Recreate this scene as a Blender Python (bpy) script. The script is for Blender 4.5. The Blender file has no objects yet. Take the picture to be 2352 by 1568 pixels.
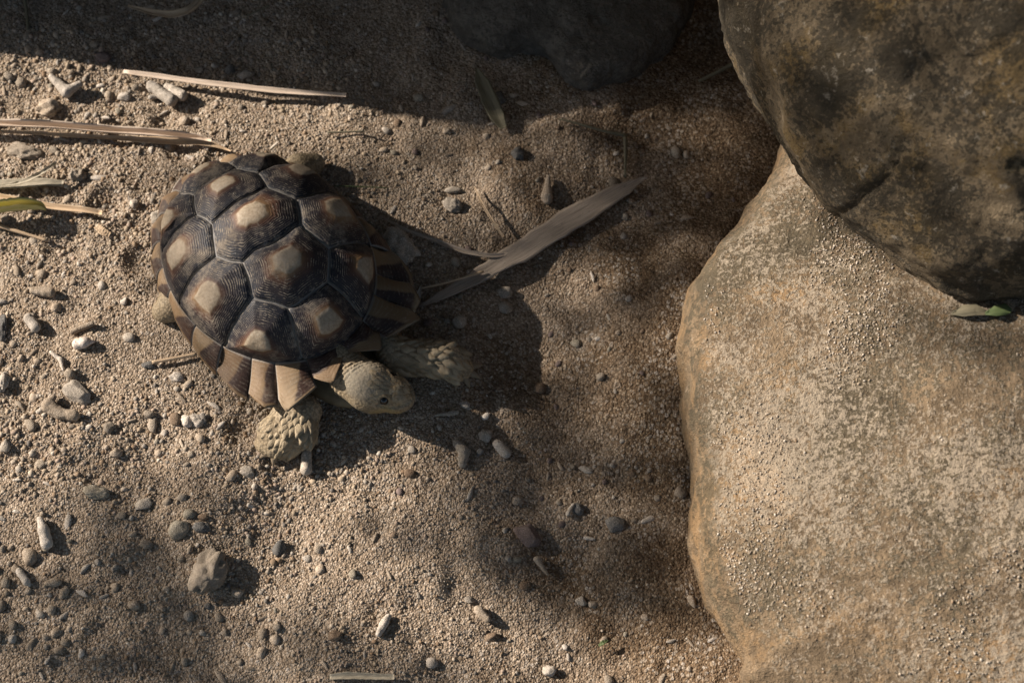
import bpy, bmesh, math, random
import numpy as np
from mathutils import Vector, Matrix, noise as mnoise

random.seed(7); rng = np.random.default_rng(7)
sc = bpy.context.scene
COL = sc.collection
R = math.radians

# ---------------------------------------------------------------- camera, sky, sun, exposure
PITCH = 1.14614752; DIST = 1.6; PW, PH = 2352, 1568; FPX = PW * DIST / 0.8
CAM = np.array([0, -DIST * math.cos(PITCH), DIST * math.sin(PITCH)])
FW = -CAM / DIST; RT = np.array([1.0, 0, 0]); UP = np.cross(RT, FW)
cd = bpy.data.cameras.new('camera'); cam = bpy.data.objects.new('camera', cd); COL.objects.link(cam)
cam.location = CAM; cam.rotation_euler = (math.pi / 2 - PITCH, 0, 0)
cd.sensor_width = 36; cd.lens = 36 * DIST / 0.8; cd.clip_start = 0.05; cd.clip_end = 500
cd.dof.use_dof = True; cd.dof.focus_distance = 1.54; cd.dof.aperture_fstop = 6.3
sc.camera = cam

SUN_EL = R(28.5); SHADOW_AZ = R(-18)
SD = np.array([math.cos(SHADOW_AZ) * math.cos(SUN_EL), math.sin(SHADOW_AZ) * math.cos(SUN_EL), -math.sin(SUN_EL)])
w = bpy.data.worlds.new('World'); sc.world = w; w.use_nodes = True
wn = w.node_tree; bg = wn.nodes['Background']
sky = wn.nodes.new('ShaderNodeTexSky'); sky.sky_type = 'NISHITA'; sky.sun_disc = False
sky.sun_elevation = SUN_EL; sky.sun_rotation = R(-72); sky.dust_density = 1.6; sky.ozone_density = 0.5
wn.links.new(sky.outputs[0], bg.inputs[0]); bg.inputs[1].default_value = 0.06
sl = bpy.data.lights.new('sun', 'SUN'); sl.energy = 5.0; sl.angle = R(0.5); sl.color = (1.0, 0.905, 0.80)
so = bpy.data.objects.new('sun', sl); COL.objects.link(so); so.location = (-3, 1.5, 3)
so.rotation_euler = Vector(SD).to_track_quat('-Z', 'Y').to_euler()
sc.view_settings.view_transform = 'Standard'; sc.view_settings.look = 'None'
sc.view_settings.exposure = 1.0; sc.view_settings.gamma = 1.0

# ---------------------------------------------------------------- helpers
def G(px, py, z=0.0):
    """point at height z seen at photograph position (px, py) of a 2352 x 1568 view"""
    d = FW + RT * (px - PW / 2) / FPX - UP * (py - PH / 2) / FPX
    return CAM + d * (z - CAM[2]) / d[2]
def ray(px, py):
    d = FW + RT * (px - PW / 2) / FPX - UP * (py - PH / 2) / FPX
    return d / np.linalg.norm(d)
PXM = 0.8 / 2352

_perm = np.random.default_rng(3).random(4096)
def _h(i, j, k): return _perm[(i * 73 + j * 1597 + k * 3433 + (i * j) % 91 + (j * k) % 57) & 4095]
def vnoise(P):
    P = np.asarray(P, float); I = np.floor(P).astype(np.int64); F = P - I; F = F * F * (3 - 2 * F)
    x, y, z = F[..., 0], F[..., 1], F[..., 2]; i, j, k = I[..., 0], I[..., 1], I[..., 2]
    def L(a, b, t): return a + (b - a) * t
    return L(L(L(_h(i, j, k), _h(i + 1, j, k), x), L(_h(i, j + 1, k), _h(i + 1, j + 1, k), x), y),
             L(L(_h(i, j, k + 1), _h(i + 1, j, k + 1), x), L(_h(i, j + 1, k + 1), _h(i + 1, j + 1, k + 1), x), y), z) * 2 - 1
def fbm(P, o=3):
    s = 0; a = 1.0; P = np.asarray(P, float)
    for q in range(o): s = s + a * vnoise(P * 2 ** q + 17.3 * q); a *= .5
    return s
def n2(x, y, f, o=2, s=0.0):
    return fbm(np.stack([np.asarray(x) * f, np.asarray(y) * f, np.zeros_like(np.asarray(x, float)) + s], -1), o)

def mesh_np(name, V, F, mat=None, smooth=True):
    """F: (n,3) or (n,4) int array, or a list of index tuples"""
    me = bpy.data.meshes.new(name)
    if isinstance(F, np.ndarray):
        n, k = F.shape
        me.vertices.add(len(V)); me.vertices.foreach_set('co', np.asarray(V, np.float32).ravel())
        me.loops.add(n * k); me.loops.foreach_set('vertex_index', F.astype(np.int32).ravel())
        me.polygons.add(n); me.polygons.foreach_set('loop_start', np.arange(0, n * k, k, dtype=np.int32))
        me.update(calc_edges=True)
    else:
        me.from_pydata([tuple(v) for v in V], [], F)
    if smooth: me.polygons.foreach_set('use_smooth', np.ones(len(me.polygons), bool))
    me.validate()
    if mat: me.materials.append(mat)
    return me
def obj(name, me, parent=None, loc=None):
    o = bpy.data.objects.new(name, me); COL.objects.link(o)
    if parent: o.parent = parent
    if loc is not None: o.location = [float(c) for c in loc]
    return o
def tag(o, label, cat, group=None):
    o['label'] = label; o['category'] = cat
    if group: o['group'] = group
    return o

# material helper
def MAT(name, rough=.8, spec=.3):
    m = bpy.data.materials.new(name); m.use_nodes = True
    b = m.node_tree.nodes['Principled BSDF']; b.inputs['Roughness'].default_value = rough
    b.inputs['Specular IOR Level'].default_value = spec
    return m, m.node_tree, b
def N(nt, t, out=0, **kw):
    n = nt.nodes.new('ShaderNode' + t)
    for k, v in kw.items():
        if k.startswith('_'): setattr(n, k[1:], v); continue
        key = int(k[1:]) if k[0] == 'i' and k[1:].isdigit() else k.replace('0', ' ')
        s = n.inputs[key]
        if hasattr(v, 'is_output'): nt.links.new(v, s)
        else: s.default_value = v
    return n.outputs[out]
def C4(c): return (c[0], c[1], c[2], 1)
def MIX(nt, f, a, b, mode='MIX'):
    n = nt.nodes.new('ShaderNodeMix'); n.data_type = 'RGBA'; n.blend_type = mode
    for s, v in ((n.inputs[0], f), (n.inputs[6], a), (n.inputs[7], b)):
        if hasattr(v, 'is_output'): nt.links.new(v, s)
        else: s.default_value = C4(v) if isinstance(v, tuple) else v
    return n.outputs[2]
def MATH(nt, op, a, b=0.0, c=None, clamp=False):
    n = nt.nodes.new('ShaderNodeMath'); n.operation = op; n.use_clamp = clamp
    for s, v in zip(n.inputs, (a, b, c)):
        if v is None: continue
        if hasattr(v, 'is_output'): nt.links.new(v, s)
        else: s.default_value = v
    return n.outputs[0]
def STEP(nt, v, a, b):
    n = nt.nodes.new('ShaderNodeMapRange'); n.interpolation_type = 'SMOOTHSTEP'
    nt.links.new(v, n.inputs[0]); n.inputs[1].default_value = a; n.inputs[2].default_value = b
    return n.outputs[0]
def RAMP(nt, f, stops):
    n = nt.nodes.new('ShaderNodeValToRGB'); nt.links.new(f, n.inputs[0]); e = n.color_ramp.elements
    while len(e) < len(stops): e.new(.5)
    for q, (p, c) in zip(e, stops): q.position = p; q.color = C4(c)
    return n.outputs[0]
def COORD(nt, which='Object'): return N(nt, 'TexCoord', {'Generated': 0, 'UV': 2, 'Object': 3}[which])
def NOISE(nt, vec, scale, detail=3, rough=.55, out=0): return N(nt, 'TexNoise', out, Vector=vec, Scale=scale, Detail=detail, Roughness=rough)
def VORO(nt, vec, scale, feat='F1', out=0): return N(nt, 'TexVoronoi', out, _feature=feat, Vector=vec, Scale=scale)
def BUMP(nt, h, strength, dist, nrm=None):
    kw = dict(Strength=strength, Distance=dist, Height=h)
    if nrm is not None: kw['Normal'] = nrm
    return N(nt, 'Bump', 0, **kw)
def done(nt, b, col, nrm=None, rough=None):
    nt.links.new(col, b.inputs['Base Color'])
    if nrm is not None: nt.links.new(nrm, b.inputs['Normal'])
    if rough is not None: nt.links.new(rough, b.inputs['Roughness'])

def icos(sub):
    bm = bmesh.new(); bmesh.ops.create_icosphere(bm, subdivisions=sub, radius=1.0)
    V = np.array([v.co[:] for v in bm.verts]); F = np.array([[v.index for v in f.verts] for f in bm.faces]); bm.free()
    return V, F
ICO = {k: icos(k) for k in (1, 2, 3, 4)}

def nets(fn, lo, hi, h):
    """surface of a distance field (surface nets)"""
    ax = [np.arange(lo[i], hi[i] + h, h) for i in range(3)]
    X = np.stack(np.meshgrid(*ax, indexing='ij'), -1); sh = X.shape[:3]
    cb = 5; Xc = X[cb // 2::cb, cb // 2::cb, cb // 2::cb]
    vc = fn(Xc.reshape(-1, 3)).reshape(Xc.shape[:3])
    ii = [np.minimum(np.arange(sh[q]) // cb, vc.shape[q] - 1) for q in range(3)]
    val = vc[np.ix_(*ii)]; near = np.abs(val) < h * cb * 1.5
    val[near] = fn(X[near]); ins = val < 0
    cs = tuple(s - 1 for s in sh)
    pos = np.zeros(cs + (3,)); cnt = np.zeros(cs)
    def sub(a, d): return a[d[0]:d[0] + cs[0], d[1]:d[1] + cs[1], d[2]:d[2] + cs[2]]
    for a in range(3):
        o = [q for q in range(3) if q != a]
        for d1 in (0, 1):
            for d2 in (0, 1):
                A = [0, 0, 0]; A[o[0]] = d1; A[o[1]] = d2; B = list(A); B[a] = 1
                va, vb = sub(val, A), sub(val, B); m = (va < 0) != (vb < 0)
                t = np.where(m, va / np.where(m, va - vb, 1), 0)
                p = np.zeros(cs + (3,)); p[..., o[0]] = d1; p[..., o[1]] = d2; p[..., a] = t
                pos += p * m[..., None]; cnt += m
    act = cnt > 0; idx = -np.ones(cs, int); idx[act] = np.arange(act.sum())
    I = np.argwhere(act); V = np.array(lo) + (I + pos[act] / cnt[act][:, None]) * h
    Q = []
    for a in range(3):
        o1, o2 = (a + 1) % 3, (a + 2) % 3
        s0 = [slice(None)] * 3; s1 = [slice(None)] * 3; s0[a] = slice(0, -1); s1[a] = slice(1, None)
        m = ins[tuple(s0)] != ins[tuple(s1)]
        E = np.argwhere(m); E = E[(E[:, o1] > 0) & (E[:, o2] > 0) & (E[:, o1] < cs[o1]) & (E[:, o2] < cs[o2])]
        if not len(E): continue
        def at(d1, d2):
            e = E.copy(); e[:, o1] -= d1; e[:, o2] -= d2; return idx[e[:, 0], e[:, 1], e[:, 2]]
        q = np.stack([at(1, 1), at(0, 1), at(0, 0), at(1, 0)], 1)
        fl = ~ins[E[:, 0], E[:, 1], E[:, 2]]; q[fl] = q[fl][:, ::-1]
        Q.append(q)
    F = np.concatenate(Q)
    return V, F
def grad(fn, P, e=3e-4):
    g = np.stack([fn(P + np.eye(3)[i] * e) - fn(P - np.eye(3)[i] * e) for i in range(3)], -1)
    return g / (np.linalg.norm(g, axis=-1, keepdims=True) + 1e-12)
def rc(P, a, b, ra, rb):
    a = np.asarray(a); ba = np.asarray(b) - a; t = np.clip(((P - a) @ ba) / (ba @ ba + 1e-12), 0, 1)
    return np.linalg.norm(P - a - t[:, None] * ba, axis=1) - (ra + (rb - ra) * t)
def smin(a, b, k):
    h = np.clip(.5 + .5 * (b - a) / k, 0, 1); return b + (a - b) * h - k * h * (1 - h)

# ---------------------------------------------------------------- materials
def stone_mat(name, c1, c2, c3, scale=120, bump=.5, rough=.9):
    m, nt, b = MAT(name, rough, .25); co = N(nt, 'NewGeometry', 0)
    rnd = N(nt, 'ObjectInfo', 5)
    v = N(nt, 'VectorMath', 0, i0=co, i1=N(nt, 'CombineXYZ', X=MATH(nt, 'MULTIPLY', rnd, 3.0), Y=rnd, Z=0.0))
    col = RAMP(nt, NOISE(nt, v, scale, 6, .65), [(.28, c1), (.5, c2), (.72, c3)])
    g = NOISE(nt, v, scale * 9, 2, .6)
    col = MIX(nt, STEP(nt, g, .55, .72), col, tuple(min(1, q * 1.5) for q in c3))
    col = MIX(nt, STEP(nt, g, .42, .3), col, tuple(q * .6 for q in c1))
    hs = N(nt, 'HueSaturation', Color=col, Value=N(nt, 'MapRange', 0, i0=rnd, i3=.75, i4=1.2))
    done(nt, b, hs, BUMP(nt, MATH(nt, 'ADD', NOISE(nt, v, scale * 3, 5, .7), g), bump, .0012)); return m
M_STONE = {
 'tan': stone_mat('tan_stone', (.20, .15, .105), (.31, .245, .18), (.40, .33, .26)),
 'grey': stone_mat('grey_stone', (.20, .17, .135), (.30, .255, .205), (.40, .345, .285)),
 'pale': stone_mat('pale_coral', (.30, .255, .205), (.40, .345, .285), (.50, .44, .38)),
 'dark': stone_mat('dark_stone', (.065, .06, .056), (.12, .112, .103), (.19, .175, .155)),
 'olive': stone_mat('olive_stone', (.16, .135, .10), (.24, .205, .155), (.32, .28, .22)),
 'red': stone_mat('red_brown_stone', (.10, .07, .058), (.155, .115, .10), (.2, .15, .13)),
 'brown': stone_mat('brown_stone', (.12, .078, .05), (.19, .13, .085), (.27, .2, .14)),
 'clod': stone_mat('earth_clod', (.24, .19, .14), (.33, .27, .205), (.42, .35, .28), 200, .9),
 'shell': stone_mat('sea_shell', (.40, .30, .25), (.52, .42, .35), (.62, .54, .47), 60, .2, .6),
}
def sand_mat():
    m, nt, b = MAT('sand', .95, .15); co = COORD(nt)
    v1 = VORO(nt, co, 620, 'F1', 1); vd = VORO(nt, co, 620, 'F1', 0)
    vb = VORO(nt, co, 270, 'F1', 1); vbd = VORO(nt, co, 270, 'F1', 0)
    s1 = N(nt, 'SeparateColor', 0, Color=v1); s2 = N(nt, 'SeparateColor', 0, Color=vb)
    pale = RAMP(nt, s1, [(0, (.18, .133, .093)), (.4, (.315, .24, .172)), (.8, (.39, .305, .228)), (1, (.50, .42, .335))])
    brown = RAMP(nt, s1, [(0, (.06, .037, .021)), (.4, (.135, .086, .049)), (.8, (.20, .135, .082)), (1, (.33, .25, .17))])  # brown sand, darkened further to paint in deeper shade near the boulders
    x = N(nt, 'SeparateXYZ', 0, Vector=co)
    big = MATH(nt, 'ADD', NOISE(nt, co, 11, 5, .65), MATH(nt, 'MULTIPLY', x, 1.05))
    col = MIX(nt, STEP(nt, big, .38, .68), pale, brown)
    grain = RAMP(nt, s2, [(0, (.2, .155, .115)), (.5, (.34, .275, .21)), (1, (.44, .38, .32))])
    col = MIX(nt, MATH(nt, 'MULTIPLY', STEP(nt, vbd, .45, .36), STEP(nt, NOISE(nt, co, 25, 3), .42, .6)), col, grain)
    col = MIX(nt, MATH(nt, 'MULTIPLY', STEP(nt, vd, .35, .75), .55), col, (.09, .064, .04))
    hgt = MATH(nt, 'SUBTRACT', NOISE(nt, co, 160, 5, .7), MATH(nt, 'MULTIPLY', vd, .55))
    hgt = MATH(nt, 'SUBTRACT', hgt, MATH(nt, 'MULTIPLY', vbd, .5))
    done(nt, b, col, BUMP(nt, hgt, 1.0, .0022)); return m
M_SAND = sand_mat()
def gravel_mat():
    m, nt, b = MAT('gravel', .92, .2); co = COORD(nt)
    a = N(nt, 'Attribute', 0, _attribute_name='col')
    n = NOISE(nt, co, 1500, 3, .6)
    col = MIX(nt, 1.0, a, RAMP(nt, n, [(.3, (.62, .6, .58)), (.7, (1.15, 1.15, 1.15))]), 'MULTIPLY')
    done(nt, b, col, BUMP(nt, n, .5, .0006)); return m
M_GRAVEL = gravel_mat()
def boulder_mat(name, base, sand, moss, rust, sc_=14, sandiness=.5, mossiness=.5, dust=True):
    m, nt, b = MAT(name, .93, .2); co = COORD(nt)
    big = NOISE(nt, co, sc_ * .5, 4, .6); mid = NOISE(nt, co, sc_ * 2.5, 7, .7); fine = NOISE(nt, co, 520, 4, .7); grit = NOISE(nt, co, 230, 3, .7)
    col = MIX(nt, STEP(nt, mid, .38, .64), tuple(q * .75 for q in base), tuple(q * 1.5 for q in base))
    col = MIX(nt, MATH(nt, 'MULTIPLY', STEP(nt, MATH(nt, 'ADD', NOISE(nt, co, sc_ * .8, 6, .7), MATH(nt, 'MULTIPLY', grit, .2)), .60, .72), .8), col, rust)
    mo = STEP(nt, MATH(nt, 'ADD', MATH(nt, 'ADD', big, MATH(nt, 'MULTIPLY', mid, .5)), MATH(nt, 'MULTIPLY', grit, .8)), 1.30 - .25 * mossiness, 1.38 - .25 * mossiness)
    col = MIX(nt, MATH(nt, 'MULTIPLY', mo, .72), col, moss)
    g = N(nt, 'NewGeometry', 1); up = N(nt, 'SeparateXYZ', 2, Vector=g)
    if dust:   # loose sand held on the upward faces
        d = MATH(nt, 'ADD', MATH(nt, 'ADD', NOISE(nt, co, sc_ * .42, 5, .7), MATH(nt, 'MULTIPLY', fine, .8)), MATH(nt, 'MULTIPLY', grit, .9))
        d = MATH(nt, 'MULTIPLY', STEP(nt, d, 1.50 - .3 * sandiness, 1.66 - .3 * sandiness), STEP(nt, up, .55, .9))
        col = MIX(nt, MATH(nt, 'MULTIPLY', d, .7), col, MIX(nt, fine, tuple(q * .65 for q in sand), tuple(q * 1.25 for q in sand)))
        col = MIX(nt, MATH(nt, 'MULTIPLY', STEP(nt, up, .5, .2), .7), col, MIX(nt, STEP(nt, mid, .4, .6), rust, tuple(q * 1.3 for q in base)))
    sp = NOISE(nt, co, 150, 4, .75)
    if dust: sp2 = .35
    else: sp2 = .75
    lic = MATH(nt, 'MULTIPLY', STEP(nt, NOISE(nt, co, sc_ * 3.2, 5, .75), .56, .66), STEP(nt, sp, .45, .6))
    col = MIX(nt, MATH(nt, 'MULTIPLY', lic, sp2), col, tuple(min(.7, q * 1.1) for q in sand))
    col = MIX(nt, MATH(nt, 'MULTIPLY', STEP(nt, sp, .42, .32), .8), col, tuple(q * .4 for q in base))
    h = MATH(nt, 'ADD', MATH(nt, 'MULTIPLY', mid, 2.2), MATH(nt, 'ADD', MATH(nt, 'MULTIPLY', fine, .7), MATH(nt, 'MULTIPLY', sp, 1.2)))
    done(nt, b, col, BUMP(nt, h, 1.0, .004)); return m
M_ROCKA = boulder_mat('sandy_boulder', (.185, .133, .083), (.43, .352, .265), (.068, .06, .04), (.315, .20, .102), 17, .62, .74)
M_ROCKB = boulder_mat('lichen_boulder', (.165, .126, .08), (.37, .325, .26), (.028, .027, .022), (.175, .118, .05), 26, .1, .72, False)
M_ROCKC = boulder_mat('slate_boulder', (.125, .112, .095), (.24, .22, .19), (.085, .08, .068), (.14, .12, .10), 20, .1, .5, False)
M_ROCKD = boulder_mat('shade_boulder', (.12, .10, .08), (.25, .22, .17), (.06, .055, .045), (.15, .11, .07), 10, .3, .5)

def scute_mat(marg=False):
    m, nt, b = MAT('marginal_horn' if marg else 'scute_horn', .6, .35); co = COORD(nt); uv = COORD(nt, 'UV')
    s = nt.nodes.new('ShaderNodeSeparateXYZ'); nt.links.new(uv, s.inputs[0]); t, a = s.outputs[0], s.outputs[1]
    rnd = N(nt, 'Attribute', 2, _attribute_name='rnd')
    nz = NOISE(nt, co, 55, 4, .6); nf = NOISE(nt, co, 420, 3, .6); nb = NOISE(nt, co, 22, 3, .5)
    if marg:   # u: 0 front seam .. 1 rear seam, v: 0 top seam .. 1 lip
        u, v = t, a
        tanf = MATH(nt, 'SUBTRACT', MATH(nt, 'ADD', u, MATH(nt, 'MULTIPLY', nz, .35)), MATH(nt, 'ADD', .42, MATH(nt, 'MULTIPLY', v, .36)))
        k = STEP(nt, tanf, -.03, .06)
        k = MATH(nt, 'MAXIMUM', k, STEP(nt, MATH(nt, 'ADD', v, MATH(nt, 'MULTIPLY', nz, .1)), .93, 1.0))
        tan = RAMP(nt, nb, [(.3, (.105, .06, .03)), (.55, (.18, .115, .06)), (.8, (.26, .187, .113))])
        dark = RAMP(nt, nz, [(.3, (.018, .011, .010)), (.6, (.045, .022, .015)), (.8, (.10, .048, .022))])
        col = MIX(nt, k, dark, tan)
        rings = MATH(nt, 'SINE', MATH(nt, 'ADD', MATH(nt, 'MULTIPLY', v, 62.0), MATH(nt, 'MULTIPLY', nz, 9.0)))
        seam = MATH(nt, 'MAXIMUM', MATH(nt, 'MAXIMUM', STEP(nt, u, .05, .0), STEP(nt, u, .95, 1.0)), STEP(nt, v, .09, .02))
    else:
        e = MATH(nt, 'ADD', t, MATH(nt, 'MULTIPLY', MATH(nt, 'SUBTRACT', nz, .5), .20))
        e2 = MATH(nt, 'ADD', t, MATH(nt, 'MULTIPLY', MATH(nt, 'SUBTRACT', nb, .5), .9))
        horn = RAMP(nt, e2, [(.26, (.17, .10, .05)), (.40, (.075, .036, .022)), (.54, (.022, .015, .016)), (.9, (.010, .011, .017))])
        tan = RAMP(nt, MATH(nt, 'ADD', MATH(nt, 'MULTIPLY', nf, .5), MATH(nt, 'MULTIPLY', nz, .5)), [(.35, (.19, .145, .098)), (.5, (.28, .222, .157)), (.68, (.38, .32, .25))])
        col = MIX(nt, STEP(nt, e, .35, .28), horn, tan)
        rings = MATH(nt, 'SINE', MATH(nt, 'ADD', MATH(nt, 'MULTIPLY', t, 118.0), MATH(nt, 'MULTIPLY', nz, 16.0)))
        seam = MATH(nt, 'MAXIMUM', STEP(nt, t, .945, .985), MATH(nt, 'MULTIPLY', STEP(nt, t, .78, .99), STEP(nt, NOISE(nt, co, 110, 4, .7), .54, .68)))
    dustm = MATH(nt, 'MULTIPLY', STEP(nt, rings, .15, .95), STEP(nt, NOISE(nt, co, 170, 4, .75), .46, .62))
    if not marg: dustm = MATH(nt, 'MULTIPLY', dustm, STEP(nt, t, .36, .5))
    col = MIX(nt, MATH(nt, 'MULTIPLY', dustm, .35 if marg else .75), col, (.30, .25, .19))
    dd = STEP(nt, MATH(nt, 'ADD', NOISE(nt, co, 34, 5, .7), MATH(nt, 'MULTIPLY', nf, .3)), .64, .84)
    col = MIX(nt, MATH(nt, 'MULTIPLY', dd, .35 if marg else .55), col, (.27, .222, .17))
    col = MIX(nt, MATH(nt, 'MULTIPLY', STEP(nt, nf, .66, .74), .3 if marg else .5), col, (.36, .31, .25))
    col = MIX(nt, MATH(nt, 'MULTIPLY', seam, .62), col, (.27, .25, .225))
    if not marg: rings = MATH(nt, 'MULTIPLY', rings, STEP(nt, t, .36, .46))
    h = MATH(nt, 'ADD', MATH(nt, 'MULTIPLY', rings, (.12 if marg else .22)), MATH(nt, 'MULTIPLY', nf, .8))
    rough = N(nt, 'MapRange', 0, i0=MATH(nt, 'MAXIMUM', dustm, dd), i3=.62, i4=.97)
    done(nt, b, col, BUMP(nt, h, .55, .0006), rough); return m
M_SCUTE = scute_mat(); M_MARG = scute_mat(True)
def simple(name, c1, c2, scale=80, rough=.8, bump=.3, stretch=None):
    m, nt, b = MAT(name, rough, .3); co = COORD(nt)
    if stretch: co = N(nt, 'Mapping', 0, Vector=COORD(nt, 'UV'), Scale=stretch)
    n = NOISE(nt, co, scale, 5, .65)
    done(nt, b, RAMP(nt, n, [(.3, c1), (.7, c2)]), BUMP(nt, n, bump, .001)); return m
M_SEAM = simple('seam_horn', (.14, .13, .125), (.24, .23, .22), 300)
M_PLASTRON = simple('plastron_horn', (.15, .11, .062), (.25, .19, .11), 90, .6)
M_CLAW = simple('claw_horn', (.12, .09, .06), (.28, .22, .15), 300, .5)
PIG = dict(snout=G(912, 895, .036) - np.array([-.18980389, .05463284, 0]), jaw=G(885, 940, .018) - np.array([-.18980389, .05463284, 0]), crown=G(835, 868, .042) - np.array([-.18980389, .05463284, 0]))
def skin_mat():
    m, nt, b = MAT('tortoise_skin', .72, .3); co = COORD(nt)
    vd = VORO(nt, co, 480, 'F1', 0); vc = N(nt, 'SeparateColor', 0, Color=VORO(nt, co, 480, 'F1', 1))
    n = NOISE(nt, co, 60, 4, .6); d = NOISE(nt, co, 500, 3, .6)
    col = RAMP(nt, n, [(.3, (.19, .14, .085)), (.5, (.27, .21, .135)), (.72, (.34, .275, .19))])
    col = MIX(nt, MATH(nt, 'MULTIPLY', vc, .5), col, (.34, .26, .16))
    col = MIX(nt, MATH(nt, 'MULTIPLY', STEP(nt, vd, .42, .66), .55), col, (.10, .074, .045))
    col = MIX(nt, MATH(nt, 'MULTIPLY', STEP(nt, d, .58, .7), .4), col, (.36, .31, .24))
    def near(p, a_, b_): return MATH(nt, 'ADD', N(nt, 'VectorMath', 1, _operation='DISTANCE', i0=co, i1=tuple(float(q) for q in p)), MATH(nt, 'MULTIPLY', MATH(nt, 'SUBTRACT', n, .5), .012))
    sn = STEP(nt, near(PIG['snout'], 0, 0), .017, .009); jw = STEP(nt, near(PIG['jaw'], 0, 0), .015, .008); cr = STEP(nt, near(PIG['crown'], 0, 0), .020, .012)
    col = MIX(nt, MATH(nt, 'MULTIPLY', cr, .55), col, (.25, .225, .18))
    col = MIX(nt, MATH(nt, 'MULTIPLY', jw, .6), col, (.30, .215, .085))
    col = MIX(nt, MATH(nt, 'MULTIPLY', sn, .65), col, MIX(nt, vc, (.13, .085, .045), (.30, .21, .11)))
    h = MATH(nt, 'SUBTRACT', MATH(nt, 'MULTIPLY', d, .25), vd)
    done(nt, b, col, BUMP(nt, h, .5, .0010)); return m
M_SKIN = skin_mat()
def scale_mat():
    m, nt, b = MAT('leg_scale_horn', .6, .35); co = COORD(nt); rnd = N(nt, 'ObjectInfo', 5)
    v = N(nt, 'VectorMath', 0, i0=co, i1=N(nt, 'CombineXYZ', X=MATH(nt, 'MULTIPLY', rnd, 9.0), Y=rnd, Z=0.0))
    n = NOISE(nt, v, 1.8, 5, .65)
    col = RAMP(nt, n, [(.3, (.19, .145, .088)), (.55, (.30, .235, .15)), (.75, (.38, .31, .215))])
    col = N(nt, 'HueSaturation', Color=col, Value=N(nt, 'MapRange', 0, i0=rnd, i3=.8, i4=1.15))
    done(nt, b, col, BUMP(nt, n, .25, .15)); return m
M_SCALE = scale_mat()
m, nt, b = MAT('eye_black', .08, .6); b.inputs['Base Color'].default_value = (.006, .005, .005, 1); M_EYE = m
def blade_mat(name, c1, c2, c3, rough=.7):
    m, nt, b = MAT(name, rough, .3); uv = COORD(nt, 'UV')
    v = N(nt, 'Mapping', 0, Vector=uv, Scale=(2.2, 15.0, 1.0)); n = NOISE(nt, v, 1.6, 5, .65)
    blot = NOISE(nt, N(nt, 'Mapping', 0, Vector=uv, Scale=(9.0, 5.0, 1.0)), 1.5, 5, .7)
    col = RAMP(nt, n, [(.3, c1), (.5, c2), (.7, c3)])
    col = MIX(nt, MATH(nt, 'MULTIPLY', STEP(nt, blot, .56, .72), .55), col, tuple(q * .45 for q in c1))
    done(nt, b, col, BUMP(nt, n, .6, .0008)); return m
M_PINK = blade_mat('pale_dry_blade', (.36, .275, .20), (.52, .415, .325), (.62, .52, .43))
M_STRAW = blade_mat('straw_blade', (.32, .22, .13), (.47, .34, .22), (.58, .45, .31))
M_GREYLEAF = blade_mat('grey_dry_blade', (.17, .135, .10), (.29, .235, .185), (.40, .335, .275))
M_OLIVELEAF = blade_mat('olive_dry_blade', (.10, .088, .055), (.16, .14, .09), (.22, .19, .125))
M_FADED = blade_mat('faded_dry_blade', (.22, .185, .13), (.34, .295, .22), (.42, .37, .285))
M_GREEN = blade_mat('yellow_green_blade', (.40, .38, .11), (.52, .46, .17), (.60, .50, .30))
M_LEAFGREEN = blade_mat('fresh_green_leaf', (.06, .085, .03), (.085, .115, .042), (.12, .145, .06))
M_BARK = simple('bark', (.05, .038, .026), (.13, .10, .07), 14, .9, .8)
M_CROWN = simple('tree_leaf', (.035, .07, .02), (.07, .12, .035), 3, .6)

# ---------------------------------------------------------------- shell surface (fitted dome)
X0, Y0, PSI, SA, SB, SH, ZR, TILT = -.18980389, .05463284, -.90833009, .09553936, .07736307, .05785012, .03109278, -.02705651
FM = R(78); BASE = np.array([X0, Y0, 0.0])
FWD = np.array([math.cos(PSI), math.sin(PSI), 0]); LFT = np.array([-math.sin(PSI), math.cos(PSI), 0])
def dome(ab):
    ab = np.atleast_2d(ab); rr = np.hypot(ab[:, 0], ab[:, 1]) + 1e-9; ph = rr * FM; g = np.sin(ph) / math.sin(FM) / rr
    f = ab[:, 0] * g * SA; l = ab[:, 1] * g * SB; z = (np.cos(ph) - math.cos(FM)) / (1 - math.cos(FM)) * SH - f * math.tan(TILT)
    return BASE + f[:, None] * FWD + l[:, None] * LFT + np.stack([0 * z, 0 * z, ZR + z], -1)
def domeN(ab):
    e = 1e-3; a = dome(ab + [e, 0]) - dome(ab - [e, 0]); b_ = dome(ab + [0, e]) - dome(ab - [0, e])
    n = np.cross(a, b_); return n / np.linalg.norm(n, axis=1, keepdims=True)

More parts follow.
